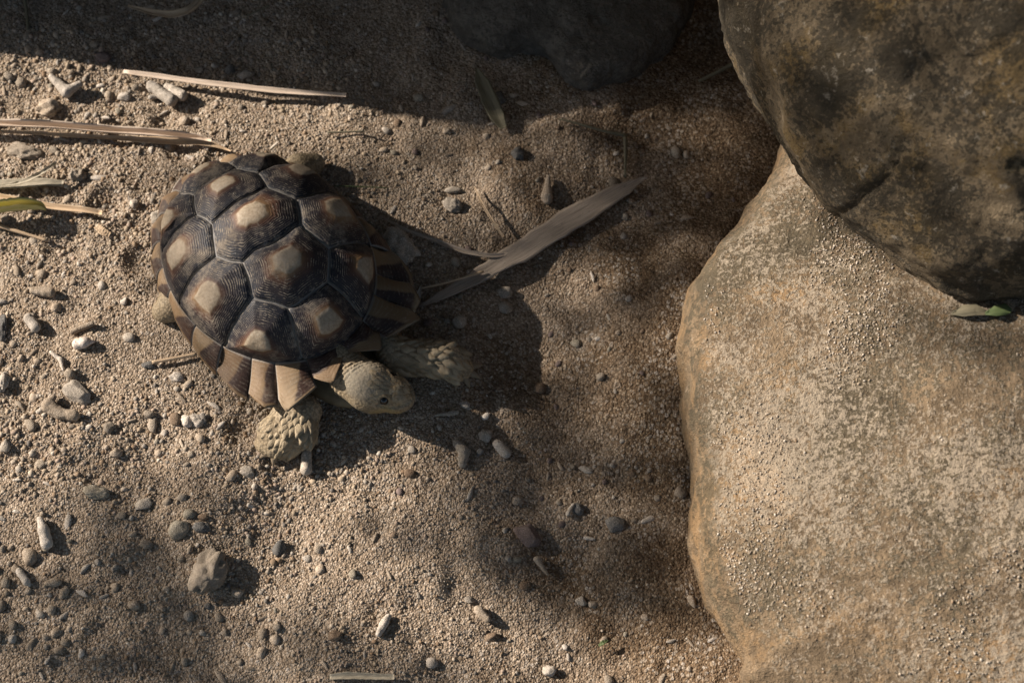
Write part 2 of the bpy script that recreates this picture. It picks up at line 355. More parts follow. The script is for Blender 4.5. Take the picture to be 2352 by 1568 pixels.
# ---------------------------------------------------------------- ground relief
ROCKA_PX = [(1862, 222), (1808, 302), (1770, 378), (1700, 478), (1650, 560), (1602, 622), (1572, 690), (1561, 780), (1563, 900), (1561, 980), (1580, 1050), (1584, 1150), (1588, 1250), (1612, 1350), (1652, 1440), (1700, 1530), (1770, 1640)]
ROCKA = np.array([G(x, y, .028)[:2] for x, y in ROCKA_PX])
def seg_dist(x, y, poly):
    d = np.full(np.shape(x), 9.0)
    for (ax, ay), (bx, by) in zip(poly[:-1], poly[1:]):
        t = np.clip(((x - ax) * (bx - ax) + (y - ay) * (by - ay)) / ((bx - ax) ** 2 + (by - ay) ** 2), 0, 1)
        d = np.minimum(d, np.hypot(x - ax - t * (bx - ax), y - ay - t * (by - ay)))
    return d
PRINTS = [(*G(px, py)[:2], fr, fd) for px, py, fr, fd in ((560, 990, .013, .003), (330, 600, .014, .004), (250, 470, .014, .004), (150, 560, .015, .003), (420, 340, .014, .004), (290, 300, .015, .003), (640, 1070, .012, .0025), (1110, 900, .013, .002))]
def hgt(x, y):
    x = np.asarray(x, float); y = np.asarray(y, float)
    h = .0060 * n2(x, y, 7, 2) + .0036 * n2(x, y, 22, 2, 5.) + .0018 * n2(x, y, 70, 2, 9.)
    dA = seg_dist(x, y, ROCKA); h = h + .010 * np.exp(-(dA / .035) ** 2) - .008 * np.exp(-((dA - .11) / .05) ** 2)
    r = np.hypot(((x - X0) * FWD[0] + (y - Y0) * FWD[1]) / .16, ((x - X0) * LFT[0] + (y - Y0) * LFT[1]) / .13)
    k = np.clip((r - .8) / .5, 0, 1); k = k * k * (3 - 2 * k)
    h = h * (.25 + .75 * k)
    for fx, fy, fr, fd in PRINTS:      # pressed footprints with a pushed-up rim
        q = np.hypot(x - fx, y - fy) / fr; h = h - fd * np.exp(-q * q * 1.6) + fd * .7 * np.exp(-((q - 1.35) / .35) ** 2)
    return h

def make_ground():
    def lines(a, b, h, far):
        c = np.arange(a, b + h / 2, h); o = []
        s = h; p = b
        while p < far: s *= 1.35; p += s; o.append(p)
        i = []; s = h; p = a
        while p > -far: s *= 1.35; p -= s; i.append(p)
        return np.array(i[::-1] + list(c) + o)
    xs = lines(-.62, .45, .0026, 60); ys = lines(-.45, .50, .0026, 60)
    X, Y = np.meshgrid(xs, ys); Z = hgt(X, Y)
    V = np.stack([X, Y, Z], -1).reshape(-1, 3); nx = len(xs)
    i = np.arange(len(ys) - 1)[:, None] * nx + np.arange(nx - 1)[None]
    F = np.stack([i, i + 1, i + 1 + nx, i + nx], -1).reshape(-1, 4)
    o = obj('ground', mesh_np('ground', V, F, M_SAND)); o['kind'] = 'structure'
make_ground()

# ---------------------------------------------------------------- boulders
def smooth_loop(P, n):
    P = np.asarray(P, float); m_ = len(P); out = []
    for i in range(m_):
        p0, p1, p2, p3 = P[i - 1], P[i], P[(i + 1) % m_], P[(i + 2) % m_]
        for t in np.linspace(0, 1, 12, endpoint=False):
            out.append(.5 * ((2 * p1) + (-p0 + p2) * t + (2 * p0 - 5 * p1 + 4 * p2 - p3) * t * t + (-p0 + 3 * p1 - 3 * p2 + p3) * t ** 3))
    Q = np.array(out + [out[0]]); L = np.concatenate([[0], np.cumsum(np.linalg.norm(np.diff(Q, axis=0), axis=1))])
    s = np.linspace(0, L[-1], n, endpoint=False)
    return np.stack([np.interp(s, L, Q[:, 0]), np.interp(s, L, Q[:, 1])], -1)
def boulder(name, outline, centre, prof, mat, label, n=220, amp=.01, freq=9, seed=0.0, fine=.0015, rings=70, crack=.0):
    """prof: list of (scale of the outline about the centre, height); rounded closed stone"""
    O = smooth_loop(outline, n); c = np.asarray(centre, float)
    pr = np.array(prof); s = np.concatenate([[0], np.cumsum(np.hypot(np.diff(pr[:, 0]) * .3, np.diff(pr[:, 1])))])
    u = np.linspace(0, s[-1], rings); S = np.interp(u, s, pr[:, 0]); Z = np.interp(u, s, pr[:, 1])
    ker = np.array([1, 3, 4, 3, 1]) / 12.
    for _ in range(2 if rings < 100 else 10): S[2:-2] = np.convolve(S, ker, 'valid'); Z[2:-2] = np.convolve(Z, ker, 'valid')
    V = np.concatenate([np.concatenate([c + (O - c) * a, np.full((n, 1), z)], 1) for a, z in zip(S, Z)])
    k = len(S); i = np.arange(k - 1)[:, None] * n; j = np.arange(n)[None]; j2 = (j + 1) % n
    F = np.stack([i + j, i + j2, i + n + j2, i + n + j], -1).reshape(-1, 4)
    V = np.concatenate([V, [[c[0], c[1], Z[0] - .002], [c[0], c[1], Z[-1] + .001]]])
    T = [(len(V) - 2, (q + 1) % n, q) for q in range(n)] + [(len(V) - 1, (k - 1) * n + q, (k - 1) * n + (q + 1) % n) for q in range(n)]
    cen = np.array([c[0], c[1], Z.mean()]); nv = V - cen; nv[:, 2] *= 1.6; nv /= np.linalg.norm(nv, axis=1, keepdims=True)
    d = amp * fbm(V * freq + seed, 3) + fine * fbm(V * freq * 9 + seed, 3)
    if crack:
        q = fbm(V * freq * .8 + seed + 31, 3); d = d - crack * np.exp(-(q / .035) ** 2) * np.clip(.5 + 2 * vnoise(V * freq * .7 + 5 + seed), 0, 1)
        d = d - crack * .8 * np.clip(vnoise(V * freq * 6 + seed) - .55, 0, 1) * 2.5 + crack * .35 * fbm(V * freq * 3.2 + seed, 3)
    V = V + nv * d[:, None]
    base = np.array([c[0], c[1], 0.0])
    me = mesh_np(name, V - base, [tuple(map(int, f)) for f in F] + T, mat)
    o = obj(name, me, loc=base); tag(o, label, 'boulder'); return V, F, o
A_out = list(map(tuple, ROCKA)) + [(.42, -.50), (.72, -.52), (.95, -.25), (.9, .05), (.62, .2), (.42, .27), (.31, .245)]
VA, FA, oA = boulder('boulder', A_out, (.56, -.12), [(.90, -.05), (.985, -.01), (1.0, .02), (.992, .042), (.972, .060), (.93, .072), (.84, .087), (.7, .108), (.5, .135), (.25, .152), (.02, .158)],
    M_ROCKA, 'broad flat-topped sandstone boulder dusted with pale sand, beside the tortoise', 760, .008, 11, 3.0, .0016, 230, .0032)
B_px = [(1585, -300), (1606, -180), (1640, -70), (1672, 10), (1692, 66), (1722, 124), (1748, 194), (1792, 272), (1832, 332), (1902, 402), (1972, 460), (2042, 506), (2104, 550), (2184, 596), (2256, 628), (2330, 644), (2410, 644), (2500, 620), (2600, 560)]
B_out = [tuple(G(x, y, .185)[:2]) for x, y in B_px] + [(.66, .16), (.80, .36), (.72, .58), (.5, .66), (.3, .6), (.185, .46)]
boulder('boulder', B_out, (.50, .33), [(.40, -.03), (.72, .015), (.90, .075), (.97, .125), (1.0, .18), (.985, .225), (.93, .275), (.82, .325), (.66, .365), (.45, .395), (.2, .408), (.02, .41)],
    M_ROCKB, 'tall rounded brown boulder mottled with dark lichen, leaning over the flat one', 560, .012, 8, 8.0, .0025, 200, .0035)
C_px = [(1010, -70), (1032, 0), (1042, 50), (1085, 88), (1150, 104), (1200, 92), (1252, 106), (1305, 158), (1345, 178), (1402, 168), (1470, 138), (1530, 92), (1575, 30), (1600, -60)]
C_out = [tuple(G(x, y, .02)[:2]) for x, y in C_px] + [(.14, .42), (.05, .46), (-.05, .42)]
boulder('boulder', C_out, (.05, .345), [(.9, -.05), (.99, -.01), (1.0, .008), (.985, .018), (.95, .024), (.8, .028), (.55, .034), (.3, .038), (.03, .04)],
    M_ROCKC, 'low dark slate stone half buried in the shaded sand', 300, .004, 20, 5.0, .0016, 120, .004)
# a standing stone beyond the left edge, whose shadow darkens the strip of ground along the rocks
def standing_stone():
    edge = [(-120, 128), (0, 140), (300, 158), (500, 192), (800, 238), (1050, 268), (1180, 262), (1300, 238), (1500, 205), (1700, 170), (1950, 120)]
    xs = -.56; prof = []
    for px, py in edge:
        p = G(px, py, 0); L = (p[0] - xs) / math.cos(SHADOW_AZ)
        prof.append((p[1] - math.sin(SHADOW_AZ) * L, L * math.tan(SUN_EL)))
    p0 = prof[0]; prof = [(p0[0] - .02, -.08)] + prof
    prof += [(prof[-1][0] + .12, prof[-1][1] + .04), (1.05, .98), (1.3, .90), (1.45, .6), (1.5, .2), (1.52, -.08)]
    P = np.array(prof); k = len(P); rows = []
    cy = .95; cz = .25
    for dx, s in ((0.03, .93), (0.0, 1.0), (-.05, 1.0), (-.16, .97), (-.30, .85), (-.40, .6), (-.43, .3)):
        Q = P.copy(); Q[:, 0] = cy + (Q[:, 0] - cy) * s + math.tan(-SHADOW_AZ) * max(0, -dx); Q[:, 1] = np.where(Q[:, 1] < 0, Q[:, 1], Q[:, 1] * s)
        rows.append(np.stack([np.full(k, xs + dx), Q[:, 0], Q[:, 1]], -1))
    V = np.concatenate(rows); n = k; F = []
    for i in range(len(rows) - 1):
        for j in range(n): F.append((i * n + j, i * n + (j + 1) % n, (i + 1) * n + (j + 1) % n, (i + 1) * n + j))
    F.append(tuple(range(n))[::-1]); F.append(tuple((len(rows) - 1) * n + q for q in range(n)))
    base = np.array([xs - .2, .95, 0]); o = obj('boulder', mesh_np('standing_stone', V - base, F, M_ROCKD), loc=base)
    tag(o, 'tall standing brown boulder beyond the edge of the gravel strip', 'boulder')
standing_stone()
boulder('boulder', [(-.25, .85), (.2, .78), (.7, .82), (1.2, .7), (1.7, .9), (1.9, 1.5), (1.2, 1.9), (.2, 1.8), (-.3, 1.4)], (.8, 1.3),  # unseen rock face, added to keep sky light off the dark strip
    [(.98, -.1), (1.0, .3), (.98, .7), (.93, 1.05), (.8, 1.3), (.5, 1.45), (.02, 1.5)], M_ROCKD, 'added unseen rock face blocking sky light behind the tall lichened boulder', 160, .07, 3, 1.0, .01)
boulder('boulder', [(-.18, .36), (.0, .14), (.3, .09), (.7, .12), (1.1, .2), (1.4, .8), (1.0, 1.3), (.1, 1.3), (-.3, .9)], (.55, .75),  # unseen overhang, added to shut sky light out of the strip and hollow
    [(.6, .56), (.9, .55), (.98, .58), (1.0, .63), (.97, .70), (.85, .78), (.5, .86), (.02, .9)], M_ROCKD, 'added unseen rock ledge blocking sky light over the stones', 160, .02, 5, 2.0, .006)

# ---------------------------------------------------------------- tree whose crown dapples the light
SUNV = -SD
# (px, py, rx, ry, share of the sun held back) of the leafy sprays, as their shade falls
SHADE = [(1400, 1060, 390, 260, .86), (1330, 1300, 290, 125, .80), (1080, 1190, 240, 110, .66), (1650, 330, 360, 400, .97), (1180, 470, 410, 260, .60), (1320, 770, 250, 160, .52), (1490, 650, 190, 170, .66),
         (120, 1400, 420, 200, .64), (470, 1500, 330, 115, .66), (840, 1550, 240, 70, .58), (690, 650, 360, 340, .46), (330, 1170, 240, 80, .30), (1500, 1300, 170, 170, .70), (1300, 480, 200, 110, .45)]
ROCK_SHADE = [  # (point on the stones, radius, share)
    (G(1760, 60, .22), .10, .70), (G(1850, 400, .22), .06, .4)]
def make_tree():
    D = 4.3
    e1 = np.array([SUNV[1], -SUNV[0], 0]); e1 /= np.linalg.norm(e1); e2 = np.cross(SUNV, e1)
    def flat(p): return np.array([p @ e1, p @ e2])
    blobs = []
    for px, py, rx, ry, c in SHADE:
        a = flat(G(px, py)); ux = flat(G(px + rx, py)) - a; uy = flat(G(px, py + ry)) - a
        blobs.append((a, np.linalg.inv(np.stack([ux, uy], 1)), c))
    for p, r, c in ROCK_SHADE: blobs.append((flat(p), np.eye(2) / r, c))
    corners = np.array([flat(G(x, y)) for x, y in ((0, 0), (PW, 0), (0, PH), (PW, PH))]); ctr = corners.mean(0)
    n = 60000; Q = ctr + (rng.random((n, 2)) - .5) * np.array([2.3, 2.0])
    cov = np.zeros(n)
    for a, Mi, c in blobs:
        d = np.linalg.norm((Q - a) @ Mi.T, axis=1); k = np.clip((1.12 - d) / .3, 0, 1)
        cov = 1 - (1 - cov) * (1 - c * k * k * (3 - 2 * k))
    # outside the picture the crown simply goes on
    pg = Q[:, :1] * e1 + Q[:, 1:] * e2; pg = pg - SUNV * (pg[:, 2] / SUNV[2])[:, None]
    out = (pg[:, 0] < -.62) | (pg[:, 0] > .75) | (pg[:, 1] < -.48) | (pg[:, 1] > .75)
    cov = np.where(out, .5, cov)
    dens = -np.log(1 - np.clip(cov, 0, .97)); leafA = .00027
    keep = rng.random(n) < dens * (2.3 * 2.0) / leafA / n
    Q = Q[keep]; m_ = len(Q); T = D + (rng.random(m_) - .5) * 1.5
    P = Q[:, :1] * e1 + Q[:, 1:] * e2 + T[:, None] * SUNV
    # one lance leaf folded along its midrib
    lv = np.array([[0, 0, 0], [.3, .5, .1], [.3, 0, 0], [.3, -.5, .1], [.7, .36, .06], [.7, 0, -.03], [.7, -.36, .06], [1, 0, -.08]])
    lf = np.array([[0, 2, 1], [0, 3, 2], [1, 2, 5], [1, 5, 4], [2, 3, 6], [2, 6, 5], [4, 5, 7], [5, 6, 7]])
    ln = .042 * (.75 + .5 * rng.random(m_)); wd = ln * .36
    ax = rng.normal(size=(m_, 3)) + np.array([0, 0, -.5]); ax /= np.linalg.norm(ax, axis=1, keepdims=True)
    nn = SUNV + rng.normal(size=(m_, 3)) * .45; ay = np.cross(nn, ax); ay /= np.linalg.norm(ay, axis=1, keepdims=True); az = np.cross(ax, ay)
    V = P[:, None] + (lv[None, :, :1] - .5) * (ln[:, None] * ax)[:, None] + lv[None, :, 1:2] * (wd[:, None] * ay)[:, None] + lv[None, :, 2:] * (wd[:, None] * az)[:, None]
    F = (lf[None] + np.arange(m_)[:, None, None] * 8).reshape(-1, 3)
    root_p = np.array([-4.3, 2.35, 0.0])
    t = obj('tree', None, loc=root_p); tag(t, 'leafy tree with a leaning trunk standing well beyond the boulders', 'tree')
    obj('crown', mesh_np('crown', V.reshape(-1, 3) - root_p, F, M_CROWN, False), t)
    # trunk and limbs
    tv, tf = [], []
    def limb(pts, r0, r1, sides=8):
        pts = np.array(pts, float); k = len(pts); b0 = len(tv)
        for i, p in enumerate(pts):
            d = pts[min(i + 1, k - 1)] - pts[max(i - 1, 0)]; d /= np.linalg.norm(d)
            a = np.cross(d, [.3, .2, 1]); a /= np.linalg.norm(a); b_ = np.cross(d, a); r = r0 + (r1 - r0) * i / (k - 1)
            for q in range(sides):
                th = 2 * math.pi * q / sides; tv.append(p + (a * math.cos(th) + b_ * math.sin(th)) * r)
        for i in range(k - 1):
            for q in range(sides): tf.append((b0 + i * sides + q, b0 + i * sides + (q + 1) % sides, b0 + (i + 1) * sides + (q + 1) % sides, b0 + (i + 1) * sides + q))
    hub = np.array([.1, 1.25, 0]) + (D + .9) * SUNV
    limb([(0, 0, -.1), (.05, -.05, .9), (.1, -.1, 1.9), hub - root_p], .13, .05, 12)
    for i in range(14):
        q = P[rng.integers(m_)] - root_p; h0 = hub - root_p
        limb([h0, h0 * .6 + q * .4 + np.array([0, 0, .08]), q + .25 * SUNV], .008, .002, 6)
    obj('trunk', mesh_np('trunk', np.array(tv), tf, M_BARK), t)
make_tree()

def make_sky_block_tree():  # unseen second tree, its canopy added to cut the sky fill
    n = 24000; Pn = np.stack([rng.uniform(-3.6, 3.6, n), rng.uniform(-3.6, 3.6, n), 2.3 + 1.3 * rng.random(n)], -1)
    g_ = Pn - SUNV * (Pn[:, 2] / SUNV[2])[:, None]
    rr = np.hypot(Pn[:, 0], Pn[:, 1]); clump = n2(Pn[:, 0], Pn[:, 1], 1.6, 2, 3.)
    lit = (g_[:, 0] > -.75) & (g_[:, 0] < .95) & (g_[:, 1] > -.6) & (g_[:, 1] < .9)
    P = Pn[(rr < 3.6) & (clump > -.45) & ~lit]; m_ = len(P)
    lv = np.array([[0, 0, 0], [.35, .5, .1], [.35, -.5, .1], [1, 0, -.08], [.4, 0, 0]]); lf = np.array([[0, 4, 1], [0, 2, 4], [1, 4, 3], [4, 2, 3]])
    ax = rng.normal(size=(m_, 3)) * [1, 1, .4]; ax /= np.linalg.norm(ax, axis=1, keepdims=True)
    nn = np.array([0, 0, 1.]) + rng.normal(size=(m_, 3)) * .45; ay = np.cross(nn, ax); ay /= np.linalg.norm(ay, axis=1, keepdims=True); az = np.cross(ax, ay)
    ln = .13 * (.7 + .6 * rng.random(m_)); wd = ln * .5
    V = P[:, None] + (lv[None, :, :1] - .5) * (ln[:, None] * ax)[:, None] + lv[None, :, 1:2] * (wd[:, None] * ay)[:, None] + lv[None, :, 2:] * (wd[:, None] * az)[:, None]
    root = np.array([2.4, 1.9, 0.0]); t = obj('tree', None, loc=root); tag(t, 'added unseen tree whose broad crown blocks sky light over the gravel bed', 'tree')
    obj('crown', mesh_np('crown', V.reshape(-1, 3) - root, (lf[None] + np.arange(m_)[:, None, None] * 5).reshape(-1, 3), M_CROWN, False), t)
    bm = bmesh.new()
    def limb(a, b_, r0, r1):
        d = Vector(b_) - Vector(a); Mx = Matrix.Translation((Vector(a) + Vector(b_)) / 2) @ d.to_track_quat('Z', 'Y').to_matrix().to_4x4()
        bmesh.ops.create_cone(bm, cap_ends=True, segments=10, radius1=r0, radius2=r1, depth=d.length, matrix=Mx)
    limb((0, 0, -.1), (-.1, 0, 1.3), .16, .12); limb((-.1, 0, 1.3), (-.5, -.2, 2.3), .12, .08)
    for a in range(7): limb((-.5, -.2, 2.3), (-.5 + 1.9 * math.cos(a * .9) - .9, -.2 + 1.9 * math.sin(a * .9), 3.0), .06, .015)
    me = bpy.data.meshes.new('trunk'); bm.to_mesh(me); bm.free(); me.materials.append(M_BARK); obj('trunk', me, t)
make_sky_block_tree()

# ---------------------------------------------------------------- tortoise
TORT = obj('tortoise', None, loc=BASE)
tag(TORT, 'young tortoise with dusty dark brown ridged shell and tan centres, walking on the gravel', 'tortoise')
def set_uv(me, uvs, rnd=0.0):
    """uvs: per-vertex"""
    l = np.empty(len(me.loops), np.int32); me.loops.foreach_get('vertex_index', l)
    u = me.uv_layers.new(name='UVMap'); u.data.foreach_set('uv', np.asarray(uvs, np.float32)[l].ravel())
    return me

# carapace under the scutes (shows in the seams)
def make_carapace():
    nr, na = 22, 64; ab = [(0, 0)] + [(r * math.cos(a), r * math.sin(a)) for r in np.linspace(.05, 1.0, nr) for a in np.linspace(0, 2 * math.pi, na, endpoint=False)]
    ab = np.array(ab); V = dome(ab) - domeN(ab) * .0022 - BASE
    F = [(0, 1 + j, 1 + (j + 1) % na) for j in range(na)]
    for i in range(nr - 1):
        for j in range(na): a = 1 + i * na; F.append((a + j, a + na + j, a + na + (j + 1) % na, a + (j + 1) % na))
    V = list(V) + list(V[-na:] * np.array([.9, .9, 0]) + np.array([0, 0, .016]))
    a = 1 + (nr - 1) * na
    for j in range(na): F.append((a + j, a + na + j, a + na + (j + 1) % na, a + (j + 1) % na))
    o = obj('carapace', mesh_np('carapace', np.array(V), F, M_SEAM), TORT); return o
CARA = make_carapace()
def rim(deg, r=1.0): return (r * math.cos(R(deg)), r * math.sin(R(deg)))
J = dict(a=(.496, .193), b=(.322, .359), c=(.115, .262), d=(-.047, .364), e=(-.222, .242), g=(-.377, .287), h=(-.56, .20), m=rim(22, .985), p=rim(65), q=rim(96), s=rim(124), k=rim(162))
def mir(p): return (p[0], -p[1])
SC = {}
SC['v1'] = ((.695, 0), [J['m'], rim(10), rim(0, .985), rim(-10), mir(J['m']), mir(J['a']), J['a']])
SC['v2'] = ((.255, 0), [J['a'], mir(J['a']), mir(J['b']), mir(J['c']), J['c'], J['b']])
SC['v3'] = ((-.081, 0), [J['c'], mir(J['c']), mir(J['d']), mir(J['e']), J['e'], J['d']])
SC['v4'] = ((-.387, 0), [J['e'], mir(J['e']), mir(J['g']), mir(J['h']), J['h'], J['g']])
SC['v5'] = ((-.74, 0), [J['h'], mir(J['h']), mir(J['k']), rim(180), J['k']])
for s_, f_ in (('l', lambda p: p), ('r', mir)):
    SC['c1' + s_] = (f_((.542, .524)), [f_(x) for x in (J['m'], J['a'], J['b'], J['p'], rim(50), rim(37))])
    SC['c2' + s_] = (f_((.112, .575)), [f_(x) for x in (J['b'], J['c'], J['d'], J['q'], rim(82), J['p'])])
    SC['c3' + s_] = (f_((-.255, .575)), [f_(x) for x in (J['d'], J['e'], J['g'], J['s'], rim(112), J['q'])])
    SC['c4' + s_] = (f_((-.535, .48)), [f_(x) for x in (J['g'], J['h'], J['k'], rim(143), J['s'])])
TL = np.array([.10, .22, .31, .355, .40, .46, .53, .6, .68, .76, .84, .91, .965, .992])
def make_scute(name, c, poly, seed):
    c = np.array(c); poly = np.array(poly)
    if np.cross(poly[1] - poly[0], poly[2] - poly[1]) < 0: poly = poly[::-1]
    Bd = []
    for i in range(len(poly)):
        a, b_ = poly[i], poly[(i + 1) % len(poly)]
        for t in np.linspace(0, 1, 9, endpoint=False): Bd.append(a + (b_ - a) * t)
    Bd = np.array(Bd); n = len(Bd)
    ang = np.arctan2(*(Bd - c).T[::-1]) / (2 * math.pi) + .5
    wob = .018 * np.stack([n2(Bd[:, 0], Bd[:, 1], 6, 2, 1.), n2(Bd[:, 0], Bd[:, 1], 6, 2, 2.)], -1) * (np.linalg.norm(Bd, axis=1) < .97)[:, None]
    Bd = Bd + wob
    size = np.linalg.norm(Bd - c, axis=1).mean(); E = .0072 * min(1.0, size / .3)
    V = []; U = []
    def put(ab, t, extra=0.0):
        el = E * (1 - np.clip((t - .22) / .78, 0, 1) ** 1.05) - .0022 * np.clip((t - .9) / .1, 0, 1) ** 2
        el = el - .0005 * np.clip((t - .33) / .05, 0, 1) + extra
        return dome(ab) + domeN(ab) * (el + .00035 * fbm(np.concatenate([ab * 14, np.full((len(ab), 1), seed)], 1), 2))[:, None]
    V.append(put(c[None], 0.0)); U.append([[0, .5]])
    for t in TL:
        ab = c + (Bd - c) * t
        if t < .5: # round off the flat centre a little
            mid = c + (Bd - c) / np.linalg.norm(Bd - c, axis=1)[:, None] * size * .85 * t; ab = ab * .75 + mid * .25
        V.append(put(ab, t)); U.append(np.stack([np.full(n, t), ang], -1))
    V.append(put(c + (Bd - c) * .994, 1.0, -.003)); U.append(np.stack([np.full(n, 1.0), ang], -1))
    V = np.concatenate(V); U = np.concatenate(U)
    F = [(0, 1 + j, 1 + (j + 1) % n) for j in range(n)]
    for i in range(len(TL)):
        for j in range(n): a = 1 + i * n; F.append((a + j, a + n + j, a + n + (j + 1) % n, a + (j + 1) % n))
    me = mesh_np(name, V - BASE, F, M_SCUTE); set_uv(me, U)
    return obj(name, me, CARA)
for i, (k_, (c_, p_)) in enumerate(SC.items()): make_scute('scute', c_, p_, i * 3.1)

MARG = [  # from, to, rho at the front seam, place and rho of the tip, rho at the rear seam, lip height
 (1.5, 20, 1.08, .62, 1.275, 1.165, .034), (20, 37, 1.235, .84, 1.455, 1.32, .031), (37, 49, 1.375, .42, 1.415, 1.30, .0265), (49, 65, 1.34, .30, 1.33, 1.185, .0195),
 (65, 82, 1.205, .5, 1.165, 1.10, .0145), (82, 105, 1.115, .5, 1.085, 1.06, .0115), (105, 118, 1.085, .6, 1.115, 1.09, .0105), (118, 133, 1.105, .6, 1.13, 1.10, .012),
 (133, 150, 1.12, .6, 1.15, 1.11, .014), (150, 165, 1.13, .6, 1.16, 1.12, .016), (165, 179.3, 1.14, .8, 1.15, 1.13, .015)]
def make_marginal(i, side):
    a0, a1, r0, ut, rt, r1, zl = MARG[i]; nu, nv = 16, 14
    us = np.linspace(.004, .996, nu); vs = np.linspace(0, 1, nv)
    th = np.radians(a0 + (a1 - a0) * us) * side
    rr = np.interp(us, [0, ut * .75, ut, min(.99, ut + (1 - ut) * .6), 1], [r0, r0 + (rt - r0) * .72, rt, (rt + r1) / 2 - .005, r1])
    # the tip leans towards the front on the flared ones
    Rm = dome(np.stack([np.cos(th), np.sin(th)], -1))
    Lp = BASE + (rr * SA * np.cos(th))[:, None] * FWD + (rr * SB * np.sin(th))[:, None] * LFT
    Lp[:, 2] = zl + .0025 * np.sin(us * math.pi)
    ab_ = np.stack([np.cos(th), np.sin(th)], -1) * .962; top = dome(ab_) + domeN(ab_) * .0004
    C1 = top + (Lp - top) * (.62 if i > 3 else .42); C1[:, 2] = top[:, 2] - (.30 if i > 3 else .72) * (top[:, 2] - Lp[:, 2]) + (.0030 if i > 3 else 0)
    V = []; U = []
    for v in vs:
        p = top * (1 - v) ** 2 + C1 * 2 * v * (1 - v) + Lp * v * v
        ridge = np.sin(us * math.pi) ** .6
        p[:, 2] += .0018 * ridge * math.sin(math.pi * min(1, v * 1.05)) ** .7 - .0007 * (1 - ridge)
        if i < 4: p[:, 2] += .011 * max(0, v - .6) ** 1.3
        V.append(p); U.append(np.stack([us, np.full(nu, v)], -1) if i else np.stack([.10 + .9 * v ** 1.5 * (.55 + .45 * np.sin(us * math.pi)), np.full(nu, v * .8 + .05)], -1))
    V = np.array(V).reshape(-1, 3); U = np.concatenate(U)
    inn = BASE + (V - BASE) * np.array([.985, .985, 1]) - np.array([0, 0, .0022])
    lipfix = inn.reshape(nv, nu, 3); lipfix[-1] = (V.reshape(nv, nu, 3)[-1] * .85 + lipfix[-1] * .15)
    n = len(V); V = np.concatenate([V, lipfix.reshape(-1, 3)]); U = np.concatenate([U, U])
    F = []
    def q(a, b, c, d): F.append((a, b, c, d) if side > 0 else (d, c, b, a))
    for r_ in range(nv - 1):
        for k in range(nu - 1):
            a = r_ * nu + k; q(a, a + nu, a + nu + 1, a + 1); q(n + a + 1, n + a + nu + 1, n + a + nu, n + a)
    for k in range(nu - 1):
        a = (nv - 1) * nu + k; q(a, n + a, n + a + 1, a + 1)
    for r_ in range(nv - 1):
        a = r_ * nu; q(a, n + a, n + a + nu, a + nu); a += nu - 1; q(a + nu, n + a + nu, n + a, a)
    me = mesh_np('marginal_scute', V - BASE, F, M_MARG); set_uv(me, U); obj('marginal_scute', me, CARA)
for i in range(len(MARG)):
    for s_ in (1, -1): make_marginal(i, s_)

# ---- body: one continuous surface
def loc3(f, l, z): return BASE + FWD * f + LFT * l + np.array([0, 0, z])
NECK0 = loc3(.055, 0, .021)
NK = G(810, 868, .0215); SK = G(852, 889, .0255); SN = G(904, 904, .0235); TIP = G(924, 915, .0205)
RF = [loc3(.06, -.04, .022), G(684, 945, .0155), G(660, 1000, .0135), G(634, 1028, .0090)]
RF1 = [G(712, 942, .0145), G(697, 998, .0125), G(670, 1026, .0080)]; RF2 = [G(652, 950, .0145), G(624, 992, .0125), G(606, 1020, .0080)]
LF = [loc3(.055, .04, .020), G(905, 815, .0155), G(1030, 826, .0140), G(1058, 845, .0085)]
RH = [loc3(-.05, -.04, .02), G(394, 704, .010), G(376, 715, .007)]
LH = [loc3(-.05, .04, .02), loc3(-.062, .072, .011), loc3(-.06, .084, .008)]
def ell(P, c, ra, rb, rcz):
    q = P - c; q = np.stack([(q @ FWD) / ra, (q @ LFT) / rb, q[:, 2] / rcz], -1); n = np.linalg.norm(q, axis=1)
    return (n - 1) * min(ra, rb, rcz)
HEADDIR = TIP - SK; HEADDIR[2] = 0; HEADDIR /= np.linalg.norm(HEADDIR); HSIDE = np.array([HEADDIR[1], -HEADDIR[0], 0])
def hmir(p): return p - 2 * ((p - SK) @ HSIDE) * HSIDE
def core(P):
    d = ell(P, BASE + np.array([0, 0, .026]), SA * .86, SB * .84, .017)
    d = smin(d, rc(P, NECK0, NK, .0135, .0160), .008)
    hd = rc(P, NK, SK, .0163, .0188)
    hd = smin(hd, rc(P, SK, SN, .0186, .0140), .004)
    hd = smin(hd, rc(P, SN, TIP, .0138, .0096), .004)
    hd = smin(hd, rc(P, G(864, 905, .0185), G(910, 917, .0155), .0145, .0096), .004)   # jaw
    br = G(886, 908, .0285); brm = hmir(br)
    hd = smin(hd, np.linalg.norm(P - br, axis=1) - .0065, .005); hd = smin(hd, np.linalg.norm(P - brm, axis=1) - .0065, .005)
    d = smin(d, hd, .005)
    for L, r in ((RF, (.012, .0108, .0100, .0085)), (LF, (.0125, .0122, .0120, .0098))):
        leg = rc(P, L[0], L[1], r[0], r[1])
        leg = smin(leg, rc(P, L[1], L[2], r[1], r[2]), .005); leg = smin(leg, rc(P, L[2], L[3], r[2], r[3]), .005)
        if L is RF:
            for E_ in (RF1, RF2):
                leg = smin(leg, rc(P, E_[0], E_[1], .0092, .0088), .007); leg = smin(leg, rc(P, E_[1], E_[2], .0088, .0070), .007)
        d = smin(d, leg, .006)
    for L in (RH, LH):
        leg = smin(rc(P, L[0], L[1], .014, .0115), rc(P, L[1], L[2], .0115, .0090), .005); d = smin(d, leg, .006)
    return d
